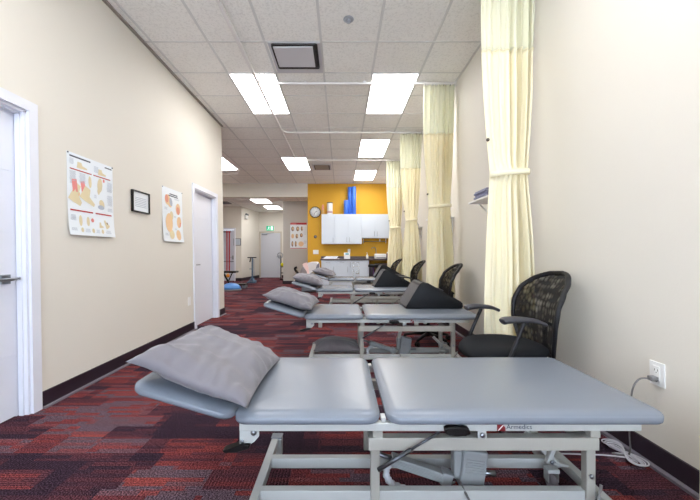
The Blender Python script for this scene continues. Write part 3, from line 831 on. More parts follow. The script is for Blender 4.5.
    # swing plates and castors at the foot end
    for (cx, cy, s) in ((.985, 1.545, 1),):
        bm = B()
        rail(bm, (cx+.085, cy+.02, .10), (cx-.005, cy+.0, .125), .035, .014); rail(bm, (cx-.065, cy+.10, .215), (cx+.03, cy, .115), .022, .022)
        rail(bm, (cx-.02, cy, .12), (cx+.01, cy, .19), .02, .02)
        box(bm, cx-.028, cx+.028, cy-.02, cy+.02, .080, .098, .003)
        for dx in (-.024, .021): box(bm, cx+dx, cx+dx+.004, cy-.016, cy+.02, .038, .085)
        c_ = obj('castor_arm', bm, FRAME, e)
        bm = B(); lathe(bm, (cx, cy, .035), [(0,-.016),(.026,-.016),(.034,-.012),(.035,0),(.034,.012),(.026,.016),(0,.016)], 24, axis='x'); obj('castor_wheel', bm, mat('castor_grey', (120,112,116), .5), c_)
        bm = B(); lathe(bm, (cx-.01, cy-.02, .135), [(.009,0),(.009,-.006),(0,-.007)], 10, axis='y'); obj('bolt', bm, STEEL, c_)
    # linear actuator
    ry = Matrix.Rotation(math.radians(18.5), 4, 'Y')
    bm = B()
    box(bm, .22, .49, 1.475, 1.525, .105, .148, .006, rot=ry, piv=Vector((.35,1.5,.125)))
    for k in (-1, 0, 1): box(bm, .225, .485, 1.472, 1.476, .1245+.012*k-.002, .1245+.012*k+.002, 0, rot=ry, piv=Vector((.35,1.5,.125)))
    box(bm, .455, .505, 1.47, 1.53, .098, .155, .008, rot=ry, piv=Vector((.35,1.5,.125)))
    obj('actuator_tube', bm, ACT, e)
    bm = B(); ry2 = Matrix.Rotation(math.radians(8), 4, 'Y')
    box(bm, .535, .645, 1.46, 1.535, .070, .222, .008, rot=ry2, piv=Vector((.59,1.5,.14)))
    for k in range(6): box(bm, .548, .632, 1.457, 1.461, .125+.011*k, .129+.011*k, 0, rot=ry2, piv=Vector((.59,1.5,.14)))
    box(bm, .505, .545, 1.475, 1.525, .09, .215, .008)
    mo = obj('actuator_motor', bm, ACT, e)
    bm = B(); box(bm, .528, .645, 1.455, 1.54, .048, .072, .006, rot=Matrix.Rotation(math.radians(10), 4, 'Y'), piv=Vector((.59,1.5,.06))); obj('motor_cap', bm, CAPG, mo)
    bm = B(); tube(bm, [(.64,1.5,.105),(.70,1.5,.10)], .012); obj('actuator_pivot', bm, STEEL, e)
    bm = B(); tube(bm, [(.235,1.5,.165),(.145,1.5,.20)], .011); obj('actuator_rod', bm, STEEL, e)
    bm = B(); rail(bm, (.52,1.5,.20),(.56,1.5,.33), .03, .03); obj('actuator_mount', bm, CREAMP, e)
    bm = B()
    pts = catmull([(.30,1.53,.150),(.235,1.53,.135),(.205,1.50,.105),(.225,1.48,.070),(.28,1.46,.058),(.34,1.46,.040),(.38,1.47,.03)], 7)
    tube(bm, pts, [.015+.0025*math.sin(i*2.1) for i in range(len(pts))], 12); obj('wrapped_hose', bm, HOSE, e)
    bm = B()   # diagonal gas strut in front of the lift frame
    tube(bm, [(.142,1.268,.268),(.270,1.268,.347)], .0085, 12); tube(bm, [(.26,1.268,.341),(.378,1.268,.414)], .005, 10); obj('gas_strut', bm, DSTEEL, e)
    bm = B()
    tube(bm, catmull([(.52,1.45,.10),(.525,1.36,.09),(.545,1.34,.05),(.60,1.33,.012),(.75,1.30,.008)], 6), .005, 8)
    tube(bm, catmull([(.51,1.48,.075),(.44,1.47,.052),(.38,1.47,.035),(.36,1.47,.025)], 6), .004, 8)
    tube(bm, catmull([(.78,1.30,.008),(.90,1.30,.02),(1.0,1.32,.07),(1.065,1.36,.11),(1.08,1.37,.14)], 6), .0055, 8)
    obj('cable', bm, CORD, e)
    return e
bed = make_bed()

def tree_name(o):
    return o
beds = [bed]
BL = ['second grey treatment table from the front, black wedge on top, grey pillow underneath',
      'third grey treatment table from the front, carrying a black wedge',
      'farthest grey treatment table, in front of the white base cabinets']
BP = [(.262, 3.47, .025), (.24, 5.42, .06), (.34, 7.25, .08)]
for (x, y, dz), lb in zip(BP, BL):
    c = copy_tree(bed); c.location = (x, y, 0); c['label'] = lb; beds.append(c)
    for ch_ in kids(c):        # height adjustable: everything above the base frame is raised
        if ch_.name.split('.')[0] not in ('base_frame', 'foot', 'castor_arm', 'cable', 'wrapped_hose'): ch_.location.z += dz
# (base x .2, y 1.6) -> offsets
OFF = [(0, 0, 0)] + [(x-.2, y-1.6, dz) for x, y, dz in BP]

# ================================================================= PILLOWS
def pillow_mesh(name, L, W, T, seed, m, wr=1.0):
    bm = B(); n = 44; top = []; bot = []
    sv = Vector((seed*3.1, seed*1.7, 0))
    for j in range(n+1):
        rt = []; rb = []
        v = -1+2*j/n
        for i in range(n+1):
            u = -1+2*i/n
            # pincushion outline: edges pulled in, corners out
            x = u*L/2*(1-.07*(1-v*v)*abs(u)**3); y = v*W/2*(1-.07*(1-u*u)*abs(v)**3)
            prof = ((1-abs(u)**2.6)*(1-abs(v)**2.6))**.55
            p = Vector((x, y, 0))
            edge = max(abs(u), abs(v))
            wk = wr*(.010*noise.noise(Vector((x*6, y*16, seed))+sv) + .0055*noise.noise(Vector((x*26, y*13, seed))+sv) + .016*noise.noise(Vector((x*4, y*4, seed))))
            rad = wr*.0065*math.sin(22*math.atan2(v, u)+seed+4*noise.noise(Vector((x*5,y*5,seed))))*max(0, edge-.55)*2*(1-edge**8)
            zt_ = T*.62*prof + (wk+rad)*min(1, prof*2.5)
            zb_ = -T*.38*prof + .5*wk*min(1, prof*2.5)
            rt.append(bm.verts.new((x, y, zt_)))
            rb.append(rt[-1] if edge > .9999 else bm.verts.new((x, y, zb_)))
        top.append(rt); bot.append(rb)
    for j in range(n):
        for i in range(n):
            bm.faces.new((top[j][i], top[j][i+1], top[j+1][i+1], top[j+1][i])).smooth = True
            q = [bot[j][i], bot[j+1][i], bot[j+1][i+1], bot[j][i+1]]
            bm.faces.new(q).smooth = True
    for f in bm.faces: f.smooth = True
    bmesh.ops.recalc_face_normals(bm, faces=bm.faces[:])
    me = bpy.data.meshes.new(name); bm.to_mesh(me); bm.free(); me.materials.append(m)
    return me
PL = ['nearest and largest grey pillow, on the head end of the front treatment table', 'grey pillow on the head end of the second treatment table',
      'grey pillow on the head end of the third treatment table', 'smallest looking grey pillow, on the farthest treatment table']
PT = [(-.562, 1.53, .607, 20.5, -1, .475, .67, .130), (-.56, 1.57, .605, 16, -4, .50, .60, .145), (-.57, 1.57, .605, 15, 3, .50, .58, .15), (-.50, 1.57, .60, 14, -6, .48, .56, .14)]
for i, (x, y, z, ty, rz, L, W, T) in enumerate(PT):
    o = bpy.data.objects.new('pillow', pillow_mesh('pillow', L, W, T, i*1.37+.4, CLOTH, 1.5)); COL.objects.link(o)
    o.location = (x+OFF[i][0], y+OFF[i][1], z+OFF[i][2]); o.rotation_euler = (math.radians(-3 if i == 0 else -1), math.radians(ty), math.radians(rz))
    tag(o, PL[i], 'pillow', 'grey pillows')
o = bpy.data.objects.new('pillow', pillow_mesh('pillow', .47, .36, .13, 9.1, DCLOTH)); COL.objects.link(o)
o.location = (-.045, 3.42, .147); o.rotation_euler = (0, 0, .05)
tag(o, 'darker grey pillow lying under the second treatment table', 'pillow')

# ================================================================= WEDGES
WL = ['nearest black vinyl wedge cushion, on the second treatment table', 'black vinyl wedge cushion on the third treatment table', 'black vinyl wedge cushion on the farthest treatment table']
WP = [(.665, 3.41, .529), (.53, 5.28, .564), (.72, 7.12, .584)]
def make_wedge():
    e = empty('wedge_cushion', (0, 0, 0), WL[0], 'wedge cushion', 'black wedge cushions')
    prof = [(0,0),(.585,0),(.60,.02),(.595,.06),(.575,.07),(.235,.262),(.185,.272),(.155,.255)]
    bm = B(); prism(bm, prof, 'y', 0, .42, bev=.012)
    for f in bm.faces:
        f.smooth = True
    obj('body', bm, WEDGE, e)
    bm = B()
    # grey skin on the short slope, its light painted into the colour
    d = Vector((.155, 0, .255)).normalized(); nrm = Vector((-d.z, 0, d.x))
    vs = []
    for (t, y) in ((.02, .014), (.02, .406), (.282, .406), (.282, .014)):
        vs.append(bm.verts.new(d*t + nrm*.0015 + Vector((0, y, 0))))
    bm.faces.new(vs); bm.normal_update(); bmesh.ops.solidify(bm, geom=bm.faces[:], thickness=.002)
    p = obj('lit_face', bm, WEDGELIT, e); p['label'] = 'short slope painted charcoal grey as lit'
    bm = B()
    for y in (.006, .414): tube(bm, [(x_, y, z_) for x_, z_ in ((.008,.010),(.155,.256),(.185,.270),(.235,.262),(.575,.071))], .0035, 6)
    obj('piping', bm, WEDGE, e)
    return e
wd = make_wedge()
for i, (x, y, z) in enumerate(WP):
    o = wd if i == 0 else copy_tree(wd)
    o.location = (x, y, z); o['label'] = WL[i]

# ================================================================= CHAIRS
def make_chair():
    # local: faces -x, origin on the floor under the seat centre
    e = empty('office_chair', (0,0,0), 'nearest black mesh backed office chair with armrests, facing left', 'chair', 'black office chairs')
    # seat
    bm = B(); n = 36; R = []
    prof = [(0.0,.425),(.80,.425),(.93,.432),(1.0,.452),(.985,.472),(.93,.485),(.80,.492),(.5,.488),(.2,.482),(0,.482)]
    for (r, z) in prof:
        if r == 0: R.append([bm.verts.new((0,0,z))]); continue
        ring = []
        for k in range(n):
            a = 2*PI*k/n; c_, s_2 = math.cos(a), math.sin(a)
            x = -.015+.268*r*math.copysign(abs(c_)**.75, c_); y = .255*r*math.copysign(abs(s_2)**.75, s_2)
            zz = z - .035*max(0, -x/.255)**3 *(1 if z > .45 else .4)
            ring.append(bm.verts.new((x, y, zz)))
        R.append(ring)
    for i in range(len(R)-1):
        for k in range(n):
            k2 = (k+1) % n
            if len(R[i]) == 1: f = bm.faces.new((R[i][0], R[i+1][k2], R[i+1][k]))
            elif len(R[i+1]) == 1: f = bm.faces.new((R[i][k], R[i][k2], R[i+1][0]))
            else: f = bm.faces.new((R[i][k], R[i][k2], R[i+1][k2], R[i+1][k]))
            f.smooth = True
    obj('seat', bm, CHAIRB, e)
    # backrest surface
    def bx_(z):  # centre-line x by height
        ks = [(.42,.268),(.50,.262),(.62,.260),(.74,.275),(.84,.315),(.91,.362),(.965,.405)]
        for (z0, a), (z1, b) in zip(ks[:-1], ks[1:]):
            if z <= z1: t = (z-z0)/(z1-z0); t = t*t*(3-2*t)*.5+t*.5; return a+(b-a)*t
        return ks[-1][1]
    def hw(z):
        if z < .74: return .165+.07*math.sin(PI/2*(z-.42)/.32)
        t = (z-.74)/.226
        return .235*(1-min(1, t)**3.0)**.5
    def surf(u, z):
        w = hw(z); x = bx_(z) - .055*u*u*(w/.23)**2
        return Vector((x, u*w, z))
    bm = B(); nz, nu = 34, 20; G = []
    for j in range(nz+1):
        z = .42+(.964-.42)*(1-(1-j/nz)**1.25)
        G.append([bm.verts.new(surf(-1+2*i/nu, z)) for i in range(nu+1)])
    for j in range(nz):
        for i in range(nu): bm.faces.new((G[j][i], G[j][i+1], G[j+1][i+1], G[j+1][i])).smooth = True
    me = obj('backrest_mesh', bm, MESHB, e)
    bm = B()
    zs = [.42+(.964-.42)*(1-(1-j/nz)**1.25) for j in range(nz+1)]
    left = [surf(-1, z) for z in zs]; right = [surf(1, z) for z in reversed(zs)]
    path = left + right[1:]
    tube(bm, path, [.013+.004*math.sin(PI*i/len(path)) for i in range(len(path))], 10)
    tube(bm, [surf(-1,.42)]+[surf(u/4,.42) for u in range(-3,4)]+[surf(1,.42)], .014, 10)
    obj('backrest_frame', bm, CHAIRP, e)
    bm = B()
    tube(bm, catmull([(.0,0,.40),(.14,0,.385),(.27,0,.40),(.300,0,.46),(.300,0,.56),(.300,0,.62)], 5), [.02]*10+[.016]*16, 10)
    tube(bm, [(.275,-.15,.62),(.290,0,.625),(.275,.15,.62)], .011, 8)
    obj('back_support', bm, CHAIRP, e)
    for s in (-1, 1):
        bm = B()
        tube(bm, catmull([(-.09,s*.20,.415),(-.125,s*.262,.43),(-.10,s*.270,.50),(-.035,s*.268,.65),(-.025,s*.266,.675)], 5), .0125, 10)
        ar = obj('arm', bm, CHAIRP, e)
        bm = B()
        pts = catmull([(-.155,s*.255,.680),(-.13,s*.255,.690),(-.05,s*.26,.694),(.05,s*.262,.684),(.115,s*.262,.660)], 6)
        rr = [.012+.010*math.sin(PI*min(1, (i+1.5)/len(pts)*1.1)**.6) for i in range(len(pts))]
        n2 = len(bm.verts)
        tube(bm, pts, [max(.008, r) for r in rr], 12)
        for v in bm.verts: v.co.y = s*.26+(v.co.y-s*.26)*1.75
        obj('armrest', bm, CHAIRA, ar)
    bm = B(); lathe(bm, (0,0,0), [(.03,.12),(.03,.24),(.018,.24),(.018,.40)], 16); box(bm, -.12, .12, -.08, .08, .395, .428, .01); obj('gas_column', bm, BLACK, e)
    bm = B(); lathe(bm, (0,0,0), [(.045,.07),(.05,.09),(.045,.125),(.0,.13)], 20)
    hub = obj('base_hub', bm, CHAIRP, e)
    for k in range(5):
        a = 2*PI*k/5+.3; d = Vector((math.cos(a), math.sin(a), 0))
        bm = B(); tube(bm, [d*.03+Vector((0,0,.10)), d*.17+Vector((0,0,.088)), d*.29+Vector((0,0,.066))], [.024,.019,.014], 10); lg = obj('leg', bm, CHAIRP, e)
        bm = B()
        c_ = d*.29
        t = Vector((-d.y, d.x, 0))
        for q in (-.014, .014):
            pc = c_+t*q
            tube(bm, [pc-t*.009+Vector((0,0,.027)), pc+t*.009+Vector((0,0,.027))], .027, 16)
        tube(bm, [c_+Vector((0,0,.03)), c_+Vector((0,0,.07))], .007, 8)
        obj('castor', bm, BLACK, lg)
    return e
ch = make_chair()
CP = [(1.125, 2.285, 4), (1.085, 4.13, -2), (1.11, 6.0, 0), (1.02, 7.82, 3)]
CL = ['nearest black mesh backed office chair with armrests, facing left', 'second black office chair, beyond the front wedge and against the second curtain',
      'third black office chair, seen between the two far wedges and the third curtain', 'farthest black office chair, only its small top showing above the wedges']
for i, (x, y, r) in enumerate(CP):
    o = ch if i == 0 else copy_tree(ch)
    o.location = (x, y, 0); o.rotation_euler = (0, 0, math.radians(r)); o['label'] = CL[i]

# ================================================================= KITCHENETTE
yf = 10.66
def wall_cab(x0, x1, z0, z1, ndoor, label, handles):
    e = empty('wall_cabinet', ((x0+x1)/2, YB, z0), label, 'cabinet', 'white wall cabinets')
    bm = B(); box(bm, x0, x1, yf+.02, YB-.001, z0, z1); obj('carcass', bm, CAB, e)
    w = (x1-x0)/ndoor
    for i in range(ndoor):
        a = x0+w*i
        bm = B(); box(bm, a+.004, a+w-.004, yf, yf+.019, z0+.003, z1-.003, .002); d = obj('door', bm, CAB, e)
        hx = a+w-.045 if handles[i] == 'r' else a+.045
        bm = B(); tube(bm, [(hx, yf, z0+.06), (hx, yf-.028, z0+.06), (hx, yf-.028, z0+.21), (hx, yf, z0+.21)], .006, 8); obj('handle', bm, STEEL, d)
zt_c = 2.375
wall_cab(-.63, -.21, 1.41, zt_c, 1, 'leftmost tall white wall cabinet, under the white canister', 'r')
wall_cab(-.208, .672, 1.41, zt_c, 2, 'middle white double wall cabinet, under the blue foam rollers', 'rl')
wall_cab(.674, 1.575, 1.60, zt_c, 2, 'shorter white double wall cabinet beside the right wall', 'rl')
# base units
yb_ = 10.36
def base_cab(x0, x1, ndoor, drawer, label, handles):
    e = empty('base_cabinet', ((x0+x1)/2, YB, 0), label, 'cabinet', 'white base cabinets')
    bm = B(); box(bm, x0, x1, yb_+.02, YB-.001, .10, .885); box(bm, x0, x1, yb_+.07, YB-.001, 0, .10); obj('carcass', bm, CAB, e)
    w = (x1-x0)/ndoor
    for i in range(ndoor):
        a = x0+w*i; zt2 = .882
        if drawer:
            bm = B(); box(bm, a+.004, a+w-.004, yb_, yb_+.019, .745, .880, .002); d = obj('drawer', bm, CAB, e)
            bm = B(); m_ = a+w/2; tube(bm, [(m_-.07,yb_,.815),(m_-.07,yb_-.028,.815),(m_+.07,yb_-.028,.815),(m_+.07,yb_,.815)], .006, 8); obj('handle', bm, STEEL, d)
            zt2 = .738
        bm = B(); box(bm, a+.004, a+w-.004, yb_, yb_+.019, .105, zt2, .002); d = obj('door', bm, CAB, e)
        hx = a+w-.04 if handles[i] == 'r' else a+.04
        bm = B(); tube(bm, [(hx, yb_, zt2-.22), (hx, yb_-.028, zt2-.22), (hx, yb_-.028, zt2-.05), (hx, yb_, zt2-.05)], .006, 8); obj('handle', bm, STEEL, d)
base_cab(-.62, -.19, 1, True, 'leftmost white base cabinet, drawer above one door', 'r')
base_cab(-.188, .25, 1, True, 'white base cabinet second from the left, drawer above one door', 'r')
base_cab(.252, .86, 1, False, 'white base cabinet with a full height door, next to the open bay', 'l')
bm = B(); box(bm, .86, .878, yb_, YB-.001, 0, .885); tag(obj('support_panel', bm, CAB), 'white end panel supporting the counter beside the open bay', 'panel')
bm = B(); box(bm, -.66, XR(.9)-.002, yb_-.03, YB-.001, .886, .925, .004); box(bm, -.66, XR(.9)-.002, YB-.02, YB-.001, .925, 1.01, .003)
tag(obj('worktop', bm, COUNT), 'dark brown kitchenette worktop with low backsplash', 'worktop')

# wall fittings
e = empty('wall_clock', (P0:=(315.2-CXP)/F*10.95, YB, 2.472), 'round black rimmed white wall clock left of the cabinets', 'clock')
bm = B(); lathe(bm, (P0, YB, 2.472), [(.165,0),(.185,-.01),(.188,-.03),(.172,-.04),(.165,-.03),(.165,-.01)], 40, axis='y'); obj('rim', bm, BLACK, e)
bm = B(); lathe(bm, (P0, YB, 2.472), [(.168,-.002),(.168,-.018),(0,-.018)], 40, axis='y'); fc = obj('face', bm, CLOCKF, e)
bm = B()
for k in range(12):
    a = PI/6*k; box(bm, P0+.145*math.sin(a)-.006, P0+.145*math.sin(a)+.006, YB-.022, YB-.019, 2.472+.145*math.cos(a)-.010, 2.472+.145*math.cos(a)+.010)
obj('hour_mark', bm, INK, fc)
bm = B(); rail(bm, (P0,YB-.025,2.472), (P0+.07,YB-.025,2.51), .004, .014); obj('hour_hand', bm, INK, fc)
bm = B(); rail(bm, (P0,YB-.028,2.472), (P0-.05,YB-.028,2.365), .004, .010); obj('minute_hand', bm, INK, fc)
e = empty('thermostat', (-.85, YB, 1.66), 'small round dark thermostat on the mustard wall below the clock', 'thermostat')
bm = B(); lathe(bm, (-.85, YB, 1.66), [(.055,0),(.055,-.012),(.045,-.02)], 24, axis='y'); obj('base_ring', bm, mat('bronze_plastic', (110,84,40), .5), e)
bm = B(); lathe(bm, (-.85, YB, 1.66), [(.034,-.02),(.032,-.04),(0,-.042)], 24, axis='y'); obj('dial', bm, CAPG, e)
e = empty('light_switch', (-.835, YB, 1.15), 'wide white light switch plate on the mustard wall', 'light switch')
bm = B(); box(bm, -.93, -.745, YB-.008, YB-.0005, 1.08, 1.22, .004); obj('plate', bm, WHITEP, e)
for x in (-.895, -.80): bm = B(); box(bm, x-.018, x+.018, YB-.013, YB-.008, 1.115, 1.185, .002); obj('toggle', bm, WHITEP, e)
e = empty('wall_outlet', (.27, YB, 1.19), 'white outlet plate above the worktop behind the small device', 'outlet')
bm = B(); box(bm, .225, .31, YB-.007, YB-.0005, 1.11, 1.25, .003); obj('plate', bm, WHITEP, e)
bm = B(); box(bm, .248, .287, YB-.010, YB-.007, 1.14, 1.22, .002); obj('socket', bm, WHITEP, e)

# on top of the wall cabinets
zt2 = zt_c+.001
RL = ['short blue foam roller standing on the wall cabinets', 'tall blue foam roller between the short one and the rightmost one', 'rightmost tall blue foam roller on the wall cabinets']
for i, (x, y, r, h) in enumerate(((.17, 10.80, .078, .46), (.30, 10.86, .075, .905), (.42, 10.78, .072, .905))):
    bm = B(); lathe(bm, (x, y, zt2), [(r*.35,0),(r-.004,0),(r,.004),(r,h-.004),(r-.004,h),(r*.35,h)], 32); 
    tag(obj('foam_roller', bm, BLUE), RL[i], 'foam roller', 'blue foam rollers')
bm = B(); cx = (329.8-CXP)/F*10.8
lathe(bm, (cx, 10.82, zt2), [(.085,0),(.090,.01),(.095,.36),(.09,.37)], 28)
o = obj('canister', bm, WHITEP); tag(o, 'large white canister with dark lid on the left wall cabinet', 'canister')
ROOTS[o.name] = Vector((0,0,0))
bm = B(); lathe(bm, (cx, 10.82, zt2), [(.098,.365),(.098,.39),(.09,.395),(0,.395)], 28); obj('lid', bm, mat('dark_grey_lid', (80,86,84), .5), o)
bm = B(); lathe(bm, (cx, 10.82, zt2), [(.0925,.05),(.0935,.10),(.092,.10),(.0915,.05)], 28); obj('label_band', bm, mat('pink_grey_label', (190,150,160), .5), o)
cx = (322.9-CXP)/F*10.8
bm = B(); lathe(bm, (cx, 10.83, zt2), [(.04,0),(.045,.02),(.045,.12),(.04,.15)], 20)
o = obj('massage_bottle', bm, mat('tan_plastic', (196,158,96), .5)); tag(o, 'slim tan and pink bottle between the clock and the canister', 'bottle'); ROOTS[o.name] = Vector((0,0,0))
bm = B(); lathe(bm, (cx, 10.83, zt2), [(.040,.15),(.036,.17),(.036,.28),(.02,.33),(0,.335)], 20); obj('cap', bm, PINKP, o)

# counter things
zc = .926
bm = B(); box(bm, -.60, -.05, 10.40, 10.78, zc, zc+.012, .003)
tag(obj('clipboard_tray', bm, mat('pink_white_paper', (214,196,196), .6)), 'flat tray of papers at the left end of the worktop', 'tray')
bm = B()
for k in range(5): box(bm, -.56+.02*k, -.14+.012*k, 10.44, 10.74, zc+.013+.014*k, zc+.027+.014*k, .002)
tag(obj('paper_stack', bm, PAPER), 'white stack of paper on the tray at the left end of the worktop', 'paper')
cx = (347-CXP)/F*10.55
e = empty('countertop_device', (cx, 10.55, zc), 'small white box shaped device with teal screen on the worktop', 'device')
bm = B(); prism(bm, [(10.45,zc),(10.68,zc),(10.68,zc+.20),(10.55,zc+.20),(10.45,zc+.14)], 'x', cx-.095, cx+.095, bev=.008); obj('housing', bm, WHITEP, e)
bm = B(); box(bm, cx-.055, cx+.055, 10.462, 10.468, zc+.13, zc+.19, 0, rot=Matrix.Rotation(-.9, 4, 'X')); obj('screen', bm, TEAL, e)
cx = (367.2-CXP)/F*10.55
bm = B(); lathe(bm, (cx, 10.55, zc), [(.034,0),(.038,.01),(.038,.10),(.016,.14),(.014,.15)], 20)
o = obj('lotion_bottle', bm, WHITEP); tag(o, 'white pump bottle standing alone on the worktop', 'bottle'); ROOTS[o.name] = Vector((0,0,0))
bm = B(); tube(bm, [(cx,10.55,zc+.15),(cx,10.55,zc+.20),(cx-.03,10.53,zc+.20)], .008, 8); obj('pump', bm, WHITEP, o)
# sink tap
cx = (376-CXP)/F*10.85
bm = B(); tube(bm, catmull([(cx,10.86,zc),(cx,10.86,zc+.26),(cx-.03,10.82,zc+.36),(cx-.12,10.74,zc+.37),(cx-.16,10.70,zc+.33)], 6), .013, 10); box(bm, cx-.03, cx+.03, 10.83, 10.89, zc, zc+.02, .004); tube(bm, [(cx,10.86,zc+.08),(cx+.06,10.83,zc+.12)], .008, 8)
tag(obj('tap', bm, STEEL), 'tall gooseneck tap on the worktop against the mustard wall', 'tap')
# white machine
x0, x1 = (374.5-CXP)/F*10.5, (386-CXP)/F*10.5
e = empty('white_appliance', ((x0+x1)/2, 10.5, zc), 'white rounded appliance on the right of the worktop', 'appliance')
bm = B(); box(bm, x0, x1, 10.40, 10.66, zc, zc+.165, .035, seg=4); obj('housing', bm, WHITEP, e)
bm = B(); box(bm, x0+.05, x1-.02, 10.395, 10.405, zc+.03, zc+.055, .002); obj('slot', bm, CAPG, e)
for (px, r, h, m_, cap, lb) in ((387.2,.028,.22,PURP,WHITEP,'purple bottle right of the white appliance'), (389.3,.030,.17,WHITEP,TEAL,'small white bottle with teal cap at the right end of the worktop')):
    cx = (px-CXP)/F*10.5
    bm = B(); lathe(bm, (cx, 10.5, zc), [(r,0),(r,h*.7),(r*.4,h*.82)], 16); o = obj('bottle', bm, m_); tag(o, lb, 'bottle'); ROOTS[o.name] = Vector((0,0,0))
    bm = B(); lathe(bm, (cx, 10.5, zc), [(r*.45,h*.82),(r*.45,h),(0,h)], 12); obj('cap', bm, cap, o)
# hanging rail
x0, x1 = .72, 1.50
e = empty('towel_rail', ((x0+x1)/2, YB, 1.44), 'steel rail fixed below the right wall cabinets', 'rail')
bm = B(); tube(bm, [(x0,10.9,1.50),(x1,10.9,1.50)], .010, 10); obj('bar', bm, STEEL, e)
for x in (x0+.02, x1-.02): bm = B(); tube(bm, [(x,10.9,1.599),(x,10.9,1.44)], .012, 8); obj('post', bm, WHITEP, e)
bm = B(); box(bm, 1.26, 1.30, 10.885, 10.915, 1.50, 1.58, .004); obj('clip', bm, WHITEP, e)
# open bay contents: black stool and bin
cx = (373.5-CXP)/F*10.15
e = empty('stool', (cx, 10.1, 0), 'low black round stool standing at the open bay under the worktop', 'stool')
bm = B(); lathe(bm, (cx, 10.1, 0), [(0,.68),(.15,.68),(.17,.70),(.17,.75),(.15,.77),(0,.775)], 28); obj('seat', bm, BLACK, e)
bm = B(); lathe(bm, (cx, 10.1, 0), [(.022,.10),(.022,.68)], 14); obj('column', bm, PURP, e)
bm = B(); lathe(bm, (cx, 10.1, 0), [(.13,.25),(.15,.26),(.13,.27)], 24); obj('foot_ring', bm, STEEL, e)
for k in range(5):
    a = 2*PI*k/5; bm = B(); tube(bm, [(cx,10.1,.11),(cx+.2*math.cos(a),10.1+.2*math.sin(a),.03)], [.018,.012], 8)
    tube(bm, [(cx+.2*math.cos(a),10.1+.2*math.sin(a)-.01,.025),(cx+.2*math.cos(a),10.1+.2*math.sin(a)+.01,.025)], .025, 12); obj('leg', bm, BLACK, e)
bm = B(); prism(bm, [(1.12,10.42),(1.50,10.42),(1.50,10.8),(1.12,10.8)], 'z', 0, .72, bev=.01); box(bm, 1.10, 1.52, 10.40, 10.82, .72, .78, .01)
tag(obj('waste_bin', bm, mat('brown_grey_bin', (92,80,78), .5)), 'dark bin in the open bay under the worktop', 'bin')
bm = B(); box(bm, .90, 1.08, 10.50, 10.85, 0, .66, .02)
tag(obj('storage_crate', bm, mat('dark_purple_crate', (66,54,66), .5)), 'dark crate at the left of the open bay, behind the black stool', 'crate')
# chrome wire stand
cx = (355.3-CXP)/F*9.3
e = empty('wire_stand', (cx, 9.3, 0), 'thin chrome wire stand in front of the white base cabinets', 'stand')
bm = B()
for s in (-.06, .10): tube(bm, [(cx+s,9.3,.04),(cx+s,9.3,.86)], .006, 8)
obj('upright', bm, CHROME, e)
bm = B()
for z in (.60, .74, .84): tube(bm, [(cx-.08,9.3,z),(cx+.10,9.3,z)], .005, 8)
obj('crossbar', bm, CHROME, e)
bm = B(); lathe(bm, (cx+.02, 9.3, 0), [(0,0),(.14,0),(.14,.02),(.06,.04),(0,.05)], 24); lathe(bm, (cx+.06,9.3,0), [(0,.52),(.05,.53),(.055,.55),(0,.56)], 16); obj('base', bm, CHROME, e)

# ================================================================= POSTER ON GREY WALL
x0 = (290.2-CXP)/F*11.88; x1 = (307-CXP)/F*11.88
w = x1-x0; h = .95
it = [('r', w/2, h-.04, w*.98, .075, 0, 3), ('r', w/2, .02, w*.98, .022, 0, 3), ('r', w*.2, h-.055, w*.3, .03, 0, 7)]
for (x, y, a, b, m_) in ((.08,.72,.10,.17,6),(.26,.72,.11,.17,6),(.41,.73,.07,.16,6),(.08,.46,.10,.17,5),(.23,.46,.09,.17,6),(.39,.49,.10,.14,6),(.07,.18,.07,.20,6),(.19,.18,.07,.20,6),(.38,.18,.19,.18,5)):
    it.append(('e', x+.01, y, a, b, 0, m_)); it.append(('e', x+.02, y+.01, a*.5, b*.55, .2, 5 if m_ == 6 else 6))
it += textblock(.49, .78, .10, 14, .02); it += textblock(.49, .30, .10, 6, .02, 2)
def pl_(o): o.location = (x0, YB+.899, 1.265)
poster('anatomy_poster', w, h, it, pl_, 'anatomy poster with red header on the grey wall near the clock', 'poster', curl=0, pins=False)

# ================================================================= CORRIDOR THINGS
# exit sign
xa, xb = (266-CXP)/F*14.95, (273.8-CXP)/F*14.95
e = empty('exit_sign', ((xa+xb)/2, 15.05, 2.24), 'green illuminated running man exit sign above the far door', 'sign')
bm = B(); box(bm, xa, xb, 14.98, 15.059, 2.13, 2.36, .004); obj('housing', bm, WHITEP, e)
bm = B(); box(bm, xa+.01, xb-.01, 14.975, 14.980, 2.14, 2.35); fc = obj('face', bm, GREEN, e)
bm = B()
lathe(bm, (xa+.13,14.974,2.315), [(.016,0),(.016,-.003),(0,-.003)], 14, axis='y')
for p, q, w_ in (((.125,.16),(.11,.10),.028),((.11,.10),(.145,.07),.018),((.145,.07),(.14,.03),.016),((.11,.10),(.085,.06),.018),((.085,.06),(.05,.06),.016),((.12,.155),(.16,.13),.013),((.12,.155),(.085,.13),.013)):
    rail(bm, (xa+p[0],14.973,2.14+p[1]), (xa+q[0],14.973,2.14+q[1]), .003, w_, 0)
box(bm, xa+.21, xa+.30, 14.971, 14.974, 2.16, 2.33); 
obj('running_figure', bm, SIGNW, fc)
# emergency light on the angled wall
e = empty('emergency_light', (-3.93, 13.6, 2.62), 'small white emergency light high on the corridor side wall', 'light')
bm = B(); box(bm, -3.945, -3.86, 13.45, 13.75, 2.52, 2.68, .01); obj('housing', bm, WHITEP, e)
for y in (13.52, 13.68): bm = B(); lathe(bm, (-3.88, y, 2.70), [(0,-.03),(.04,-.03),(.05,.03),(0,.04)], 16, axis='y'); obj('lamp_head', bm, CAPG, e)
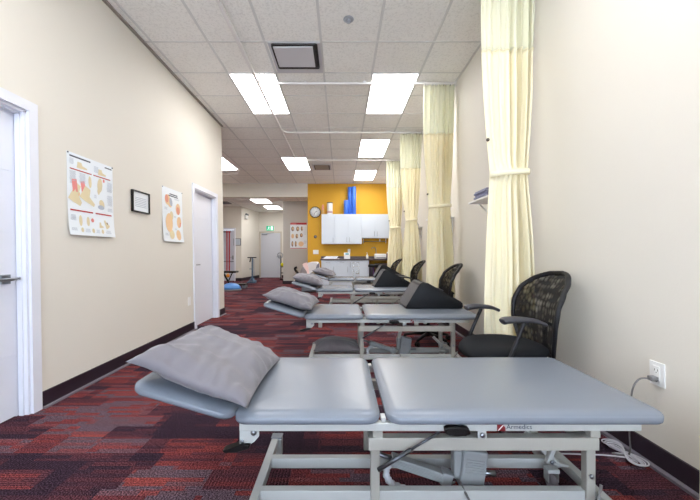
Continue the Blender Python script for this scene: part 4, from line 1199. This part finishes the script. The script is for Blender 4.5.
# framed notice
xa, xb = (233.8-CXP)/F*13.2, (241-CXP)/F*13.2
e = empty('framed_notice', ((xa+xb)/2, 13.2, 1.55), 'small grey framed notice on the corridor wall beside the door', 'picture frame')
bm = B(); z0, z1 = 1.42, 1.70
box(bm, xa, xb, 13.175, 13.199, z0, z0+.02); box(bm, xa, xb, 13.175, 13.199, z1-.02, z1); box(bm, xa, xa+.02, 13.175, 13.199, z0+.02, z1-.02); box(bm, xb-.02, xb, 13.175, 13.199, z0+.02, z1-.02)
obj('frame', bm, mat('dark_grey_frame', (74,78,84), .5), e)
bm = B(); box(bm, xa+.02, xb-.02, 13.185, 13.197, z0+.02, z1-.02)
for i in range(5): box(bm, xa+.06, xb-.06, 13.184, 13.186, z0+.07+.03*i, z0+.08+.03*i, 0, 1)
obj('sheet', bm, [mat('pale_grey_sheet', (196,206,214), .4), PRINTG], e)
# red bands hanging on the corridor door
for i, (px, lb) in enumerate(((226.6, 'left red resistance band hanging down the corridor door'), (229.0, 'right red resistance band hanging down the corridor door'))):
    cx = (px-CXP)/F*13.1
    bm = B(); box(bm, cx-.022, cx+.022, 13.135, 13.145, .36, 1.95, .002); box(bm, cx-.03, cx+.03, 13.13, 13.165, 1.93, 1.99, .004)
    tag(obj('resistance_band', bm, REDB), lb, 'resistance band', 'red resistance bands')
# exercise bench (black seat on slanted post)
e = empty('exercise_bench', (-3.65, 11.0, 0), 'black topped exercise bench at the corridor mouth behind the blue balance dome', 'bench')
bm = B(); box(bm, -3.98, -3.45, 10.82, 11.15, .46, .52, .02, seg=3); obj('seat', bm, BLACK, e)
bm = B(); rail(bm, (-3.92,11.0,.46), (-3.70,11.0,.05), .05, .05); rail(bm, (-3.62,11.0,.46), (-3.74,11.0,.20), .03, .03); obj('post', bm, BLACK, e)
bm = B(); rail(bm, (-4.05,11.0,.025), (-3.45,11.0,.025), .05, .05); rail(bm, (-3.7,10.75,.025), (-3.7,11.25,.025), .05, .045); obj('foot_bar', bm, STEEL, e)
bm = B(); bmesh.ops.create_uvsphere(bm, u_segments=16, v_segments=10, radius=.06, matrix=Matrix.Translation((-3.70, 10.80, .37))); tube(bm, [(-3.70,10.80,.42),(-3.70,10.82,.465)], .012, 8)
obj('orange_grip', bm, mat('orange_rubber', (220,140,40), .5), e)
# step platform
e = empty('step_platform', (-3.28, 10.6, 0), 'low black exercise step on the floor behind the blue balance dome', 'step')
bm = B(); box(bm, -3.65, -3.02, 10.42, 10.78, .09, .14, .02, seg=3); obj('top', bm, BLACK, e)
for x in (-3.58, -3.09): bm = B(); box(bm, x-.05, x+.05, 10.44, 10.76, 0, .09, .01); obj('riser', bm, CAPG, e)
# balance dome
bm = B(); lathe(bm, (-3.28, 9.85, 0), [(0,0),(.29,0),(.31,.015),(.31,.04),(.29,.05)], 36)
o = obj('balance_dome', bm, CAPG); tag(o, 'blue half ball balance trainer on the carpet at the far left', 'balance trainer'); ROOTS[o.name] = Vector((0,0,0))
bm = B(); lathe(bm, (-3.28, 9.85, .05), [(.285,0),(.27,.05),(.22,.11),(.13,.155),(0,.175)], 36); obj('dome', bm, BOSU, o)
# stand with T top
cx = (252.3-CXP)/F*12.4
e = empty('equipment_stand', (cx, 12.4, 0), 'blue grey post stand with black T top in the corridor', 'stand')
bm = B(); rail(bm, (cx,12.4,.06), (cx,12.4,.93), .045, .045); rail(bm, (cx+.06,12.42,.06), (cx+.05,12.42,.9), .015, .015); obj('post', bm, STANDB, e)
bm = B(); box(bm, cx-.17, cx+.15, 12.34, 12.46, .93, .965, .012); tube(bm, [(cx-.06,12.4,.93),(cx-.09,12.4,.78)], .02, 10); obj('top', bm, BLACK, e)
bm = B(); tube(bm, [(cx+.0,12.4,.52),(cx-.10,12.36,.52)], .012, 8); obj('adjuster', bm, CAPG, e)
bm = B(); box(bm, cx-.16, cx+.16, 12.25, 12.31, 0, .06, .01); box(bm, cx-.05, cx+.05, 12.25, 12.6, .0, .06, .01); box(bm, cx-.11, cx+.13, 12.50, 12.56, 0, .08, .01); rail(bm, (cx-.12,12.3,.05),(cx,12.4,.20), .03, .03); rail(bm, (cx+.12,12.3,.05),(cx,12.4,.20), .03, .03); obj('base', bm, STANDB, e)
# ball rack beside the grey wall
cx = -2.42
e = empty('ball_rack', (cx, 13.6, 0), 'black rack with a silver ring top beside the grey wall at the far door', 'rack')
bm = B()
for dx in (-.06, .10): rail(bm, (cx+dx,13.6,0), (cx+dx,13.6,1.02), .03, .03)
rail(bm, (cx-.08,13.6,.04), (cx+.14,13.6,.04), .25, .04); rail(bm, (cx-.06,13.6,.55), (cx+.10,13.6,.55), .16, .03); rail(bm, (cx-.06,13.6,.30), (cx+.10,13.6,.30), .16, .03); obj('frame', bm, BLACK, e)
bm = B(); pts = [(cx-.08+.11*math.cos(2*PI*k/24), 13.55, 1.02+.11*math.sin(2*PI*k/24)) for k in range(25)]; tube(bm, pts, .016, 8, cap=False); obj('ring', bm, STEEL, e)
bm = B(); bmesh.ops.create_uvsphere(bm, u_segments=24, v_segments=14, radius=.075, matrix=Matrix.Translation((cx+.01, 13.58, .641)))
for f in bm.faces: f.smooth = True
tag(obj('exercise_ball', bm, YBALL), 'small bright yellow ball on the black rack by the far door', 'ball')

# padded tub chair behind the far pillows
cx = -.82; cy = 9.2
e = empty('tub_chair', (cx, cy, 0), 'white curved tub chair with grey sides and painted pink light, left of the base cabinets', 'chair')
def arch(x0, x1, ro, ri, ztop):
    pts = []
    for k in range(13): a = PI/2*k/12; pts.append((x1-(x1-x0)*math.cos(a)**.9, ztop-.40*(1-math.sin(a))))
    return pts
top = arch(cx-.32, cx+.02, 0, 0, .86)
bm = B(); poly = top + [(cx+.27,.86),(cx+.34,.80),(cx+.36,.30),(cx+.27,.30),(cx+.27,.76),(cx+.04,.79)] + [(x+.05, z-.06) for x, z in top[-3::-1]]
prism(bm, [(cx-.32,.44)]+top[1:]+[(cx+.15,.86),(cx+.20,.80),(cx+.21,.25),(cx-.32,.25)], 'y', cy-.05, cy+.45, bev=.02)
obj('shell', bm, PSHADE, e)
bm = B(); prism(bm, [(cx-.33,.25),(cx-.33,.46)]+[(x-.005, z+.003) for x, z in top[1:7]]+[(cx-.13,.60),(cx-.08,.25)], 'y', cy-.07, cy-.045); a_ = obj('side_panel', bm, mat('warm_grey_panel', (148,140,142), .6), e); a_['label'] = 'grey left side panel'
bm = B(); prism(bm, [(cx+.215,.85),(cx+.215,.25),(cx+.06,.25),(cx+.08,.55),(cx+.15,.78)], 'y', cy-.07, cy-.045); a_ = obj('side_panel', bm, mat('cool_grey_panel', (120,120,132), .6), e); a_['label'] = 'grey right side panel'
bm = B(); prism(bm, [(cx-.25,.80),(cx-.20,.835),(cx-.12,.855),(cx-.08,.70),(cx-.055,.50),(cx-.05,.25),(cx-.13,.25),(cx-.135,.50),(cx-.16,.66)], 'y', cy-.062, cy-.048); a_ = obj('pink_light_band', bm, mat('pale_pink_light', (248,214,208), .7), e); a_['label'] = 'pale pink light painted as a band'  # pink light put on as a coloured strip
bm = B(); box(bm, cx-.28, cx+.18, cy, cy+.40, 0.04, .25, .02)
for x in (cx-.25, cx+.15):
    for y in (cy+.04, cy+.36): box(bm, x-.02, x+.02, y-.02, y+.02, 0, .04)
obj('base', bm, CAPG, e)
bm = B(); tube(bm, catmull([(cx-.34,cy,.50),(cx-.42,cy-.02,.60),(cx-.46,cy-.04,.68),(cx-.40,cy-.05,.72)], 5), .035, 10); tube(bm, catmull([(cx-.34,cy,.50),(cx-.44,cy-.02,.47),(cx-.50,cy-.04,.42)], 5), .03, 10); obj('black_handle', bm, BLACK, e)

# ================================================================= WORLD, LIGHT, CAMERA
w = bpy.data.worlds.new('World'); S.world = w; w.use_nodes = True
nt = w.node_tree; bg = nt.nodes['Background']
bg.inputs['Color'].default_value = (.72, .84, 1.0, 1); bg.inputs['Strength'].default_value = 7.2

cam = bpy.data.cameras.new('Camera'); co = bpy.data.objects.new('Camera', cam); COL.objects.link(co)
co.location = (0, 0, H); co.rotation_euler = (PI/2, 0, 0)
cam.sensor_width = 36; cam.lens = 36*F/700
cam.shift_x = (350-CXP)/700; cam.shift_y = (CYP-250)/700
cam.clip_start = .05; cam.clip_end = 60
S.camera = co
vs = S.view_settings
vs.view_transform = 'Standard'; vs.look = 'None'; vs.gamma = 1; vs.use_curve_mapping = False
vs.exposure = 0.36
S.cycles.max_bounces = 10; S.cycles.diffuse_bounces = 6
S.cycles.use_denoising = True
